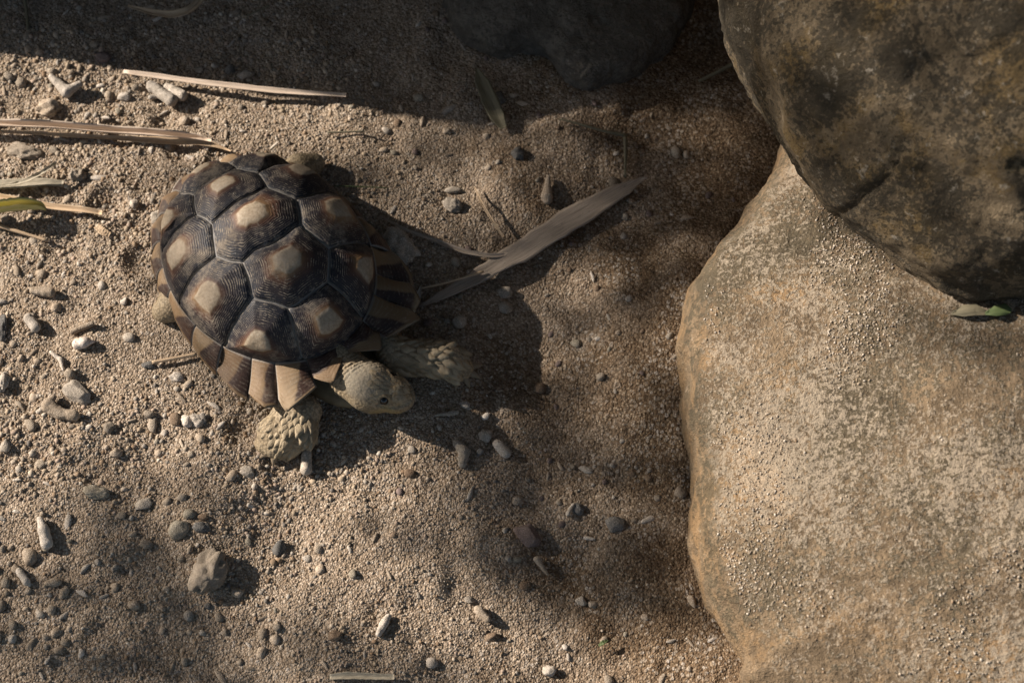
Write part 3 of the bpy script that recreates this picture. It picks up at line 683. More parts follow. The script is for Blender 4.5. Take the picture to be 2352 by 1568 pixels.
def march(px, py, fn, z0=.08):
    p = G(px, py, z0); d = ray(px, py)
    for _ in range(70):
        p = p + d * max(1e-5, float(fn(p[None])[0])) * .8
        if fn(p[None])[0] < 1e-4: break
    return p, grad(fn, p[None])[0]
EYE, EYEN = march(882, 921, core)
MOUTH = [march(x, y, core)[0] for x, y in ((942, 921), (928, 931), (908, 936), (885, 936), (868, 930))]
def body_sdf(P):
    d = core(P)
    near = np.linalg.norm(P - SN, axis=1) < .05
    if near.any():
        Q = P[near]; v = d[near]
        for e, n_ in ((EYE, EYEN), (hmir(EYE), EYEN - 2 * (EYEN @ HSIDE) * HSIDE)):
            c = e + n_ * .0012; r = np.linalg.norm(Q - c, axis=1)
            v = np.maximum(v, -(r - .0038)); 
            w_ = e - n_ * .0002; q = Q - w_; hx = q @ n_; rad = np.linalg.norm(q - hx[:, None] * n_, axis=1)
            v = smin(v, np.hypot(rad - .0045, hx) - .0012, .0012)
        for mm in (MOUTH, [hmir(x) for x in MOUTH]):
            for a, b_ in zip(mm[:-1], mm[1:]): v = np.maximum(v, -(rc(Q, a, b_, .0017, .0017)))
        d = d.copy(); d[near] = v
    return d
def wrinkled(P):
    d_ = NK - NECK0; d_ = d_ / np.linalg.norm(d_); al = (P - NK) @ d_; fold = np.exp(-((al + .002) / .010) ** 2) * (np.linalg.norm(P - NK, axis=1) < .03)
    return body_sdf(P) + .0007 * np.sin(al * 1700 + 2 * vnoise(P * 70)) * fold + .00025 * vnoise(P * 260) + .0005 * vnoise(P * 90)
V, F = nets(wrinkled, (-.325, -.105, -.006), (.005, .165, .066), .0012)
for _ in range(1):
    V = V - grad(wrinkled, V) * np.clip(wrinkled(V), -.0008, .0008)[:, None]
BODY = obj('body', mesh_np('body', V - BASE, F, M_SKIN), TORT)
for e, n_ in ((EYE, EYEN), (hmir(EYE), EYEN - 2 * (EYEN @ HSIDE) * HSIDE)):
    iv, f_ = ICO[3]; obj('eye', mesh_np('eye', iv * .0040, f_, M_EYE), BODY, e - n_ * .0025 - BASE)
# plastron with its forked front
def make_plastron():
    P = [(.130, .0), (.133, .012), (.122, .026), (.085, .042), (.04, .058), (-.03, .062), (-.07, .05), (-.085, .02)]
    loop = P + [(a, -b_) for a, b_ in P[::-1] if b_ > 0]; L = smooth_loop(loop, 60); n = len(L); V = []
    for s, z in ((.9, .004), (1.0, .007), (1.0, .011), (.95, .0145), (.5, .016)):
        V += [loc3(a * s, b_ * s, z) for a, b_ in L]
    F = [tuple(range(n))[::-1], tuple(range(4 * n, 5 * n))]
    for i in range(4):
        for j in range(n): F.append((i * n + j, i * n + (j + 1) % n, (i + 1) * n + (j + 1) % n, (i + 1) * n + j))
    obj('plastron', mesh_np('plastron', np.array(V) - BASE, F, M_PLASTRON), TORT)
make_plastron()
# claws
def claw_mesh():
    V = []; ns = 7; st = [(0, .0, .42), (.35, .03, .36), (.7, -.02, .22), (1.0, -.14, .03)]
    for x, z, r in st: V += [(x, r * math.cos(2 * math.pi * k / ns), z + r * math.sin(2 * math.pi * k / ns)) for k in range(ns)]
    F = [tuple(range(ns))[::-1], tuple(range(3 * ns, 4 * ns))]
    for i in range(3):
        for j in range(ns): F.append((i * ns + j, i * ns + (j + 1) % ns, (i + 1) * ns + (j + 1) % ns, (i + 1) * ns + j))
    return mesh_np('claw', np.array(V), F, M_CLAW)
CLAW = claw_mesh()
def put_axes(o, p, x, z, s):
    x = np.asarray(x) / np.linalg.norm(x); z = np.asarray(z) - x * (np.asarray(z) @ x); z = z / np.linalg.norm(z); y = np.cross(z, x)
    s = np.broadcast_to(s, 3); Mx = Matrix([[*(float(c) for c in (x[i] * s[0], y[i] * s[1], z[i] * s[2])), float(p[i])] for i in range(3)] + [[0, 0, 0, 1]])
    o.matrix_local = Mx
for foot, tips in ((LF[3], [(1110, 836), (1106, 868), (1080, 890), (1046, 896)]), (RF[3], [(592, 1052), (626, 1072), (664, 1064)]), (RH[2], [(356, 726), (372, 734), (392, 732)])):
    for px, py in tips:
        t_ = G(px, py, .003); d = t_ - foot; d[2] = min(d[2], -.002); ln = .0165
        st = t_ - d / np.linalg.norm(d) * ln
        o = obj('claw', CLAW, BODY); put_axes(o, st - BASE, d, (0, 0, 1), (ln, .0105, .0105))
# leg scales: pointed overlapping plates
def scale_mesh():
    V = [(-.45, 0, -.08)]; nx = [(-.3, .36, .10), (-.05, .5, .20), (.25, .40, .26), (.55, .15, .27)]
    for x, w_, h in nx: V += [(x, -w_, -.12), (x, -w_ * .6, h * .75), (x, 0, h), (x, w_ * .6, h * .75), (x, w_, -.12)]
    V.append((.78, 0, .17)); F = []
    for j in range(4): F.append((0, 1 + j + 1, 1 + j)); F.append((len(V) - 1, 16 + j, 16 + j + 1))
    for i in range(3):
        for j in range(4): a = 1 + i * 5 + j; F.append((a, a + 1, a + 6, a + 5))
    F.append((len(V) - 1, 20, 16)); 
    me = mesh_np('scale', np.array(V), F, M_SCALE); return me
SCALE = scale_mesh()
def leg_scales(L, s0, rows, around, size, tilt_, hs):
    pts = [np.array(p) for p in L]; seg = [np.linalg.norm(b_ - a) for a, b_ in zip(pts[:-1], pts[1:])]; tot = sum(seg)
    for r_ in range(rows):
        s = s0 + (1 - s0) * (r_ + .5) / rows
        for k in range(around):
            ss = s + random.uniform(-.02, .02); d = ss * tot
            for a, b_, sg in zip(pts[:-1], pts[1:], seg):
                if d <= sg or b_ is pts[-1]: break
                d -= sg
            ax = (b_ - a) / sg; p = a + ax * d
            u = np.cross(ax, [0, 0, 1]); u /= np.linalg.norm(u); w_ = np.cross(u, ax)
            ph = 2 * math.pi * ((k + .5 * (r_ % 2)) / around) + random.uniform(-.08, .08)
            dr = u * math.cos(ph) + w_ * math.sin(ph)
            lo_, hi_ = 0.0, .04
            for _ in range(14):
                mi = (lo_ + hi_) / 2
                if core((p + dr * mi)[None])[0] < 0: lo_ = mi
                else: hi_ = mi
            q = p + dr * lo_
            if lo_ > .03 or q[2] < .004: continue
            n_ = grad(core, q[None])[0]
            sz = size(ss, ph, dr) * random.uniform(.62, 1.28)
            o = obj('scale', SCALE, BODY); t_ = ax - n_ * (ax @ n_); t_ = t_ / np.linalg.norm(t_) + n_ * tilt_
            put_axes(o, q - BASE - n_ * sz * .06, t_, n_, (sz, sz * random.uniform(.78, .95), sz * hs))
camdir = (CAM - LF[2]) / np.linalg.norm(CAM - LF[2])
leg_scales(LF[1:], .02, 10, 10, lambda s, ph, dr: .0125 + .003 * max(0, -dr[1]) - .004 * (s > .85) - .004 * max(0, dr[1]), .22, .9)
leg_scales(RF[1:], .10, 8, 11, lambda s, ph, dr: .0070 + .0058 * max(0, dr @ np.array([.75, -.5, .3])) - .001 * (s > .8), .10, .6)
# small pale plates on the brow and crown of the head
for k in range(80):
    px, py = random.uniform(850, 935), random.uniform(850, 925)
    p, n_ = march(px, py, core)
    if np.linalg.norm(p - SN) > .03 or np.linalg.norm(p - EYE) < .0068 or p[2] < .012: continue
    sz = random.uniform(.0030, .0058) * (1.25 if p[2] > .03 else .8); o = obj('scale', SCALE, BODY)
    t_ = HEADDIR - n_ * (HEADDIR @ n_); put_axes(o, p - BASE - n_ * sz * .05, t_, n_, (sz, sz * .95, sz * .42))

# ---------------------------------------------------------------- loose gravel (uncountable)
def inside(poly, x, y):
    c = np.zeros(np.shape(x), bool); n = len(poly)
    for i in range(n):
        (x1, y1), (x2, y2) = poly[i], poly[(i + 1) % n]
        c ^= ((y1 > y) != (y2 > y)) & (x < (x2 - x1) * (y - y1) / (y2 - y1 + 1e-12) + x1)
    return c
PAL = np.array([(.36, .285, .205), (.30, .26, .215), (.43, .355, .275), (.50, .44, .365), (.17, .15, .13), (.24, .165, .105), (.29, .21, .14), (.37, .285, .22)])
def pebble_cloud(P, S, name, sub=1, colw=None, flat=.75, keep_axis=False):
    n = len(P); iv, f_ = ICO[sub]
    q = rng.normal(size=(n, 4)); q /= np.linalg.norm(q, axis=1, keepdims=True); w_, x, y, z = q.T
    Rm = np.stack([1 - 2 * (y * y + z * z), 2 * (x * y - z * w_), 2 * (x * z + y * w_), 2 * (x * y + z * w_), 1 - 2 * (x * x + z * z), 2 * (y * z - x * w_), 2 * (x * z - y * w_), 2 * (y * z + x * w_), 1 - 2 * (x * x + y * y)], -1).reshape(n, 3, 3)
    sc3 = S[:, None] * np.stack([.75 + .5 * rng.random(n), .7 + .45 * rng.random(n), .55 + .4 * rng.random(n)], -1)
    el = rng.random(n) < .07; sc3[el, 0] *= 2.2; sc3[el, 1:] *= .7
    jit = 1 + .55 * (rng.random((16, len(iv))) - .5)
    base = iv[None] * jit[rng.integers(16, size=n)][..., None] * sc3[:, None]
    V = np.einsum('nij,nvj->nvi', Rm, base); V[el, :, 2] *= .45; V = V + P[:, None]
    F = (f_[None] + (np.arange(n) * len(iv))[:, None, None]).reshape(-1, 3)
    me = mesh_np(name, V.reshape(-1, 3), F, M_GRAVEL, False)
    ci = rng.choice(len(PAL), n, p=colw); col = PAL[ci] * (.8 + .4 * rng.random((n, 1)))
    at = me.attributes.new('col', 'FLOAT_COLOR', 'POINT')
    at.data.foreach_set('color', np.concatenate([np.repeat(col, len(iv), 0), np.ones((n * len(iv), 1))], 1).astype(np.float32).ravel())
    o = obj(name, me); o['kind'] = 'stuff'; return o
def make_gravel():
    n = 190000; x = rng.uniform(-.60, .42, n); y = rng.uniform(-.42, .46, n)
    k = .5 + .55 * n2(x, y, 11, 3, 4.) - .55 * np.clip((x + .05) / .25, -.4, 1) * np.clip((y + .25) / .3, 0, 1)
    k = np.clip(k * (1 - .5 * np.clip((x + .12) / .25, 0, 1)) + np.where(x < -.12, .12, -.02), .09, 1); keep = (rng.random(n) < k) & ~inside(A_out, x, y)
    x, y, k = x[keep], y[keep], k[keep]; n = len(x)
    s = .00055 + .0006 * rng.random(n) * k + .0015 * rng.random(n) ** 6 * (.4 + k)
    z = hgt(x, y) - s * .12
    w1 = np.array([.30, .15, .17, .05, .04, .07, .10, .12]); w1 /= w1.sum()
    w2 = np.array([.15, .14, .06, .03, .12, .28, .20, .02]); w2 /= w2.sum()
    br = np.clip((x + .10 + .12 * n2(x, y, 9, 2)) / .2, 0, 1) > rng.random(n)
    P = np.stack([x, y, z], -1)
    o = pebble_cloud(P[~br], s[~br], 'gravel', 1, w1); o['label'] = 'pale loose coral gravel over the sand'
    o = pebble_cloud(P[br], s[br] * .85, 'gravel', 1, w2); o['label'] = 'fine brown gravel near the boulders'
    # sand grains lying on the flat boulder
    tri = VA[FA[:, :3]]; nn = np.cross(tri[:, 1] - tri[:, 0], tri[:, 2] - tri[:, 0]); a = np.linalg.norm(nn, axis=1); up = nn[:, 2] / (a + 1e-12)
    cen = tri.mean(1); wgt = a * (up > .75) * (cen[:, 0] < .46) * (cen[:, 1] > -.4) * np.clip(.25 + 1.1 * n2(cen[:, 0], cen[:, 1], 16, 3, 2.), 0, 1)
    f = rng.choice(len(tri), 9000, p=wgt / wgt.sum()); q = VA[FA[f]]; uu = rng.random((len(f), 2, 1))
    P = (q[:, 0] * (1 - uu[:, 0]) + q[:, 1] * uu[:, 0]) * (1 - uu[:, 1]) + (q[:, 3] * (1 - uu[:, 0]) + q[:, 2] * uu[:, 0]) * uu[:, 1]
    w3 = np.array([.25, .1, .25, .25, .05, .03, .05, .02]); w3 /= w3.sum()
    o = pebble_cloud(P + [0, 0, .0004], .0005 + .0007 * rng.random(len(f)) ** 2, 'sand_grains', 1, w3); o['label'] = 'pale coarse sand grains on the flat boulder'
make_gravel()

# ---------------------------------------------------------------- stones and coral pieces
def stone_mesh(seed, kind, mat, sub=3):
    iv, f_ = ICO[sub]; V = iv.copy(); s = seed * 7.7
    if kind == 'round': V = V * (1 + .16 * fbm(V * 1.1 + s, 2) + .02 * fbm(V * 6 + s, 2))[:, None]
    elif kind == 'clod': V = V * (1 + .30 * fbm(V * 1.4 + s, 3) + .13 * fbm(V * 4.2 + s, 4))[:, None]
    else:
        r_ = np.random.default_rng(int(seed * 13) + 1)
        V = V * (1 + .12 * fbm(V * 1.2 + s, 2))[:, None]
        for _ in range(11 if kind == 'ang' else 16):     # chip flat facets off
            n_ = r_.normal(size=3); n_ /= np.linalg.norm(n_); d = r_.uniform(.55, .85); h = V @ n_ - d; V = V - np.maximum(h, 0)[:, None] * n_ * .93
        V = V * (1 + .07 * fbm(V * 4.5 + s, 4))[:, None]
    V = V / np.abs(V).max(0)
    return mesh_np('stone', V, f_, mat)
def place_stone(name, px, py, wpx, hpx, rot, kind, mat, label, cat='stone', group=None, hz=None, me=None, sub=3, bury=.38, seed=None):
    a = wpx * PXM / 2; b_ = hpx * PXM / 2; c = hz if hz else min(a, b_) * .75
    p = G(px, py, c * .5); z = float(hgt(p[0], p[1]))
    if me is None: me = stone_mesh(seed if seed is not None else px * .37 + py * .11, kind, M_STONE[mat], sub)
    o = obj(name, me, loc=(p[0], p[1], z + c * (1 - 2 * bury))); o.scale = (a, b_, c); o.rotation_euler = (random.uniform(-.12, .12), random.uniform(-.12, .12), R(-rot))
    tag(o, label, cat, group); taken.append((p[0], p[1], max(a, b_))); return o
taken = []
ST = [  # px, py, w, h, rotation, kind, colour, label
 (480, 1318, 112, 80, 112, 'clod', 'clod', 'large pale lumpy coral rock on the gravel, biggest loose stone'),
 (413, 1220, 58, 46, 150, 'round', 'olive', 'smooth olive brown oval stone touching a smaller dark one'),
 (464, 1215, 42, 27, -5, 'clod', 'dark', 'small dark lump touching the olive oval stone'),
 (437, 1186, 30, 24, 10, 'round', 'olive', 'small brown round stone above the olive oval stone'),
 (468, 1193, 24, 16, 0, 'round', 'brown', 'little reddish stone wedged between two dark lumps'),
 (225, 1132, 66, 38, 8, 'clod', 'olive', 'half buried grey brown stone with a tiny blue pebble beside it'),
 (212, 1146, 12, 11, 0, 'round', 'grey', 'tiny blue grey pebble against the half buried stone'),
 (333, 1160, 46, 26, -20, 'ang', 'grey', 'grey angular stone with a hollow dark side'),
 (178, 903, 78, 48, 42, 'ang', 'grey', 'flat grey triangular slab of stone lying on coral gravel'),
 (112, 250, 74, 50, -8, 'clod', 'tan', 'chunky grey tan rock above the long pale dry blade'),
 (50, 345, 100, 50, 5, 'clod', 'clod', 'wide crumbly earth clod below the long pale dry blade'),
 (178, 402, 46, 42, 0, 'clod', 'clod', 'crumbly round earth clod beside the curled dry leaf'),
 (415, 432, 42, 80, 22, 'clod', 'pale', 'pale rough coral block just behind the shell'),
 (915, 562, 82, 110, -30, 'clod', 'grey', 'flat rough grey stone lying close beside the shell'),
 (1212, 1222, 72, 52, 45, 'ang', 'red', 'reddish brown oblong stone with worn corners in the shade'),
 (1415, 1200, 52, 46, 10, 'ang', 'dark', 'dark squarish stone in the shade near the flat boulder'),
 (1328, 1158, 36, 30, 20, 'clod', 'dark', 'small dark lumpy stone, the smaller of two in the shade'),
 (640, 1254, 34, 40, 20, 'ang', 'dark', 'dark blue grey chip with a sharp shadow on open gravel'),
 (235, 130, 40, 34, 0, 'clod', 'red', 'dull reddish stone in the dark strip above the folded blade'),
 (558, 164, 46, 26, -12, 'clod', 'pale', 'pale grey flat piece behind the folded blade'),
 (526, 150, 26, 34, 0, 'round', 'dark', 'dark upright oval pebble behind the folded blade'),
 (455, 146, 24, 22, 0, 'ang', 'grey', 'grey angular pebble alone behind the folded blade'),
 (1190, 345, 40, 40, 30, 'clod', 'dark', 'knobbly black stone on the brown sand'),
 (1040, 465, 64, 44, 25, 'clod', 'grey', 'grey lump half sunk in brown sand'),
 (1040, 428, 42, 22, -5, 'round', 'grey', 'flat grey pebble next to the dry stalk'),
 (1160, 657, 36, 30, 0, 'round', 'grey', 'upper of two grey round pebbles below the broad dry leaf'),
 (1160, 690, 36, 32, 0, 'round', 'grey', 'lower of two grey round pebbles below the broad dry leaf'),
 (1055, 735, 36, 34, 0, 'round', 'grey', 'round grey pebble in the shadow of the shell'),
 (1242, 877, 30, 28, 0, 'round', 'brown', 'round dark brown pebble just beyond the outstretched foreleg'),
 (942, 1086, 30, 22, 10, 'round', 'brown', 'brown oval pebble below the head'),
 (1115, 990, 36, 34, 10, 'clod', 'grey', 'dark grey lumpy pebble ahead of the head'),
 (1103, 1030, 18, 26, 15, 'ang', 'dark', 'little black chip beside the porous coral finger'),
 (990, 1517, 28, 26, 0, 'round', 'pale', 'smooth cream round pebble on open gravel'),
 (1262, 1527, 32, 26, 0, 'clod', 'pale', 'white pitted coral lump on lit gravel'),
 (568, 1086, 44, 30, 15, 'ang', 'grey', 'grey flat angular chip below the bent foreleg'),
 (455, 965, 46, 40, 20, 'clod', 'pale', 'pale jagged coral lump, one of a pair beside a white bead'),
 (404, 962, 28, 34, -15, 'round', 'brown', 'rounded brown pebble left of the jagged coral lumps'),
 (430, 967, 32, 34, 10, 'clod', 'pale', 'paler squat coral lump between brown pebble and jagged lump'),
 (500, 882, 1, 1, 0, 'round', 'pale', ''),
 (268, 1040, 30, 28, 0, 'clod', 'tan', 'plump tan pebble among the brightest gravel'),
 (355, 610, 1, 1, 0, 'round', 'pale', ''),
 (405, 865, 38, 26, 10, 'clod', 'pale', 'flat pale pink chip near the short straw'),
 (340, 837, 32, 20, 0, 'ang', 'dark', 'dark wedge shaped pebble behind the flat grey slab'),
 (296, 775, 30, 24, 15, 'round', 'grey', 'oval grey pebble casting a long shadow'),
 (233, 654, 19, 24, -15, 'round', 'pale', 'smooth white egg shaped pebble'),
 (285, 690, 18, 22, 20, 'ang', 'pale', 'bright white broken shell chip'),
 (1335, 1368, 30, 22, 15, 'ang', 'grey', 'grey pebble by the dark hollow in shaded gravel'),
 (1075, 1370, 26, 20, 30, 'ang', 'grey', 'blue grey chip at the edge of the lit band'),
 (770, 1465, 34, 26, -10, 'clod', 'brown', 'brown gritty lump in the lit band of gravel'),
 (1130, 1455, 36, 22, -25, 'clod', 'brown', 'brown oblong lump among white gravel'),
 (432, 1410, 24, 26, 0, 'round', 'grey', 'grey round pebble with a smaller one beside it'),
 (478, 1390, 18, 16, 0, 'round', 'dark', 'small dark blue pebble right of the grey round one'),
 (1145, 213, 40, 36, 0, 'clod', 'dark', 'dull dark stone beside the shaded dry leaf'),
 (1168, 215, 1, 1, 0, 'round', 'dark', ''),
 (1025, 290, 22, 20, 0, 'clod', 'tan', 'tan lump at the edge of the dark strip'),
 (285, 222, 34, 30, 0, 'ang', 'pale', 'square white coral chip left of the coral fingers'),
 (78, 290, 1, 1, 0, 'round', 'pale', ''),
 (6, 752, 26, 76, 0, 'clod', 'dark', 'tall dark stone with a shaded side on bright gravel'),
 (14, 1030, 26, 40, 0, 'ang', 'grey', 'blue grey upright chip near the mottled pebbles'),
 (8, 880, 30, 60, 10, 'clod', 'pale', 'chalk white worn lump near the grey slab'),
 (470, 490, 1, 1, 0, 'round', 'pale', ''),
 (250, 985, 34, 30, 10, 'clod', 'clod', 'flaky tan clod beneath the curled white root'),
 (880, 1010, 1, 1, 0, 'round', 'pale', ''),
 (1068, 925, 26, 22, 0, 'clod', 'pale', 'white rounded coral bit ahead of the snout'),
 (1150, 975, 1, 1, 0, 'round', 'pale', ''),
 (310, 470, 26, 24, 0, 'ang', 'grey', 'slate blue chip past the end of the split straw'),
 (365, 497, 46, 32, -30, 'clod', 'grey', 'rough grey stub against the rear of the shell'),
]
for px, py, w_, h_, rot, kind, mat, label in ST:
    if label: place_stone('stone', px, py, w_, h_, rot, kind, mat, label, sub=4 if w_ * h_ > 1600 else 3)

# coral branches as smooth unions of tapered limbs; points in photograph places with heights in mm
def coral(name, limbs, mat, label, cat='coral piece', h=.0011, rough=.00045, k=.002):
    L = []
    for a, b_, ra, rb, za, zb in limbs:
        A = G(*a, za / 1000.); B = G(*b_, zb / 1000.); A[2] += hgt(A[0], A[1]); B[2] += hgt(B[0], B[1]); L.append((A, B, ra / 1000., rb / 1000.))
    pts = np.array([p for l in L for p in l[:2]]); mx = max(max(l[2:]) for l in L) + .003
    def fn(P):
        d = None
        for A, B, ra, rb in L:
            e = rc(P, A, B, ra, rb); d = e if d is None else smin(d, e, k)
        return d + rough * fbm(P * 420, 2)
    V, F = nets(fn, pts.min(0) - mx, pts.max(0) + mx, h); base = np.array([pts[:, 0].mean(), pts[:, 1].mean(), 0.0]); base[2] = hgt(base[0], base[1])
    o = obj(name, mesh_np(name, V - base, F, M_STONE[mat]), loc=base); tag(o, label, cat); taken.append((base[0], base[1], np.ptp(pts[:, :2], axis=0).max() / 2)); return o
CP = 'coral_piece'
coral(CP, [((120, 182), (155, 215), 3, 5, 6, 5), ((155, 215), (184, 198), 4.5, 2.8, 5, 6)], 'pale', 'white Y shaped coral fork above the chunky rock')
coral(CP, [((345, 192), (392, 228), 4, 5.5, 6, 6), ((348, 200), (360, 196), 3.5, 3, 5, 5)], 'pale', 'grey white coral finger with a thick end beside the folded blade')
coral(CP, [((384, 195), (418, 218), 4.2, 4.6, 5, 5)], 'pale', 'short fat coral finger next to the thick-ended one')
coral(CP, [((345, 222), (365, 218), 2.4, 2, 3, 3)], 'pale', 'tiny coral nub under the thick-ended coral finger')
coral(CP, [((112, 935), (140, 952), 5.5, 4.5, 4, 4), ((140, 952), (172, 958), 4, 4.6, 4, 4), ((112, 935), (124, 915), 4, 2.5, 4, 4)], 'tan', 'bone shaped tan coral branch below the grey slab')
coral(CP, [((704, 1040), (703, 1078), 3.8, 4.6, 5, 5)], 'grey', 'grey coral finger against the bent forefoot')
coral(CP, [((1260, 398), (1256, 440), 1.8, 4.6, 4, 4), ((1256, 440), (1258, 448), 4.6, 3.6, 4, 4)], 'tan', 'club shaped coral bit standing out on brown sand')
coral(CP, [((1143, 1010), (1162, 1030), 4, 4.2, 4, 4)], 'pale', 'porous white coral finger in front of the head')
coral(CP, [((1048, 1010), (1066, 1030), 3.4, 4.4, 3, 3), ((1066, 1030), (1062, 1058), 4.4, 3.6, 3, 3)], 'grey', 'curved grey coral arc ahead of the head')
coral(CP, [((64, 728), (80, 748), 4, 4.4, 4, 4)], 'pale', 'stubby beige coral cylinder on bright gravel')
coral(CP, [((76, 664), (116, 670), 3.6, 4, 4, 4)], 'tan', 'thick beige coral cylinder with chalky end')
coral(CP, [((168, 760), (212, 748), 2.8, 2.2, 3, 3)], 'tan', 'slender ribbed coral rod lying level on gravel')
coral(CP, [((94, 1195), (102, 1220), 2.2, 4, 4, 4), ((102, 1220), (108, 1248), 4, 4.8, 4, 4)], 'pale', 'curved claw shaped coral with a thick foot')
coral(CP, [((45, 1312), (62, 1338), 2.6, 3, 3, 3)], 'pale', 'bent cream coral finger in half shade')
coral(CP, [((1235, 1275), (1258, 1308), 3.2, 1.2, 4, 3)], 'tan', 'tooth shaped tan fragment in the dark gravel')
coral(CP, [((118, 810), (140, 828), 1.6, 1.8, 3, 3), ((140, 828), (146, 852), 1.8, 1.2, 3, 3)], 'pale', 'thin arched white coral rib')
coral(CP, [((1098, 1392), (1118, 1412), 3.6, 3, 4, 4)], 'tan', 'pale tan coral stub at the edge of the lit band')
coral(CP, [((870, 1455), (884, 1428), 2.6, 3, 3, 3), ((884, 1428), (892, 1415), 3, 2.2, 3, 3)], 'pale', 'knuckled white coral bit in the lit band')
coral(CP, [((1305, 1172), (1318, 1150), 2.0, 1.4, 3, 3)], 'pale', 'thin pale coral splinter by the dark lumpy stone')
coral(CP, [((570, 575), (571, 576), .1, .1, -20, -20)], 'pale', 'x') if False else None
coral(CP, [((420, 800), (445, 790), 3.4, 2.4, 3, 3)], 'pale', 'broken white coral knuckle above the short straw') if False else None
coral(CP, [((515, 872), (535, 866), 2, 2.4, 3, 3), ((520, 868), (512, 862), 2, 1.5, 3, 3)], 'pale', 'small forked white bit under the front shell rim') if False else None
coral('sea_shell', [((180, 792), (196, 790), 4.6, 4.2, 4, 4), ((196, 790), (222, 788), 4, .6, 4, 3)], 'shell', 'small pinkish cone sea shell with a pointed tip', 'sea shell', .0009, .0002)
coral(CP, [((512, 868), (514, 869), 2, 2, -9, -9)], 'pale', 'x') if False else None
coral(CP, [((1000, 950), (1050, 942), 1.4, 2.0, 3, 3)], 'grey', 'long dark grey rod of coral in front of the snout')

# ---------------------------------------------------------------- dry blades, straws, twigs
def blade(name, pts, widths, mat, label, cat, fold=.25, curl=0.0, thick=.0006, lift=None, rag=.06, twist=0.0):
    """pts: (px, py, height mm above the ground); widths in px"""
    P = []
    for px, py, z in pts:
        q = G(px, py, z / 1000.); q[2] = z / 1000. + float(hgt(q[0], q[1])) * .6; P.append(q)
    P = np.array(P); k = len(P); n = 34
    s = np.concatenate([[0], np.cumsum(np.linalg.norm(np.diff(P, axis=0), axis=1))]); u = np.linspace(0, s[-1], n)
    Q = np.stack([np.interp(u, s, P[:, i]) for i in range(3)], -1)
    for _ in range(3): Q[1:-1] = (Q[:-2] + 2 * Q[1:-1] + Q[2:]) / 4
    W_ = np.interp(u, s, np.array(widths) * PXM / 2)
    m_ = 9; vv = np.linspace(-1, 1, m_); V = []; U = []
    for i in range(n):
        d = Q[min(i + 1, n - 1)] - Q[max(i - 1, 0)]; d /= np.linalg.norm(d); sd = np.cross([0, 0, 1], d); sd /= np.linalg.norm(sd); up = np.cross(d, sd)
        tw = twist * (i / n - .5); sd, up = sd * math.cos(tw) + up * math.sin(tw), up * math.cos(tw) - sd * math.sin(tw)
        wl = W_[i] * (1 + rag * float(vnoise(np.array([[i * .7, px * .01, 1.]]))[0])); wr = W_[i] * (1 + rag * float(vnoise(np.array([[i * .7, px * .01, 9.]]))[0]))
        for v in vv:
            w_ = wl if v < 0 else wr
            a = curl * v * 1.6
            x = v * w_ if not curl else math.sin(a) / 1.6 / curl * w_
            z = abs(v) * w_ * fold + ((1 - math.cos(a)) / 1.6 / max(curl, .1) * w_ if curl else 0) + .0004 * float(vnoise(np.array([[i * .5, v * 3, px * .1]]))[0])
            V.append(Q[i] + sd * x + up * z); U.append((u[i] / .1, v * .5 * W_[i] / .01))
    V = np.array(V); F = []
    base = np.array([Q[:, 0].mean(), Q[:, 1].mean(), 0.0]); base[2] = hgt(base[0], base[1]); nV = len(V)
    V2 = V - [0, 0, thick]; V = np.concatenate([V, V2]); U = U + U
    for i in range(n - 1):
        for j in range(m_ - 1):
            a = i * m_ + j; F.append((a, a + m_, a + m_ + 1, a + 1)); F.append((nV + a + 1, nV + a + m_ + 1, nV + a + m_, nV + a))
        for a, b_ in ((i * m_, i * m_ + m_), (i * m_ + 2 * m_ - 1, i * m_ + m_ - 1)): F.append((a, nV + a, nV + b_, b_))
    for r_ in (0, (n - 1) * m_):
        for j in range(m_ - 1): F.append((r_ + j, r_ + j + 1, nV + r_ + j + 1, nV + r_ + j))
    me = mesh_np(name, V - base, F, mat); set_uv(me, U); o = obj(name, me, loc=base); tag(o, label, cat); return o
def stick(name, pts, r0, r1, mat, label, cat='twig', sides=7):
    P = []
    for px, py, z in pts:
        q = G(px, py, z / 1000.); q[2] = z / 1000. + float(hgt(q[0], q[1])) * .7; P.append(q)
    P = np.array(P); n = 16; s = np.concatenate([[0], np.cumsum(np.linalg.norm(np.diff(P, axis=0), axis=1))]); u = np.linspace(0, s[-1], n)
    Q = np.stack([np.interp(u, s, P[:, i]) for i in range(3)], -1)
    for _ in range(2): Q[1:-1] = (Q[:-2] + 2 * Q[1:-1] + Q[2:]) / 4
    V = []; U = []; F = []
    for i in range(n):
        d = Q[min(i + 1, n - 1)] - Q[max(i - 1, 0)]; d /= np.linalg.norm(d); sd = np.cross([0, 0, 1], d); sd /= np.linalg.norm(sd); up = np.cross(d, sd)
        r = (r0 + (r1 - r0) * i / (n - 1)) / 1000. * (1 + .12 * float(vnoise(np.array([[i * .8, pts[0][0] * .1, 3.]]))[0]))
        for q in range(sides):
            th = 2 * math.pi * q / sides; V.append(Q[i] + (sd * math.cos(th) + up * math.sin(th)) * r); U.append((u[i] / .1, q / sides))
    for i in range(n - 1):
        for q in range(sides): a = i * sides; F.append((a + q, a + (q + 1) % sides, a + sides + (q + 1) % sides, a + sides + q))
    F.append(tuple(range(sides))[::-1]); F.append(tuple((n - 1) * sides + q for q in range(sides)))
    base = np.array([Q[:, 0].mean(), Q[:, 1].mean(), 0.0]); base[2] = hgt(base[0], base[1])
    me = mesh_np(name, np.array(V) - base, F, mat); set_uv(me, U); return tag(obj(name, me, loc=base), label, cat)
DB, DL = 'dry_leaf', 'dry_leaf'
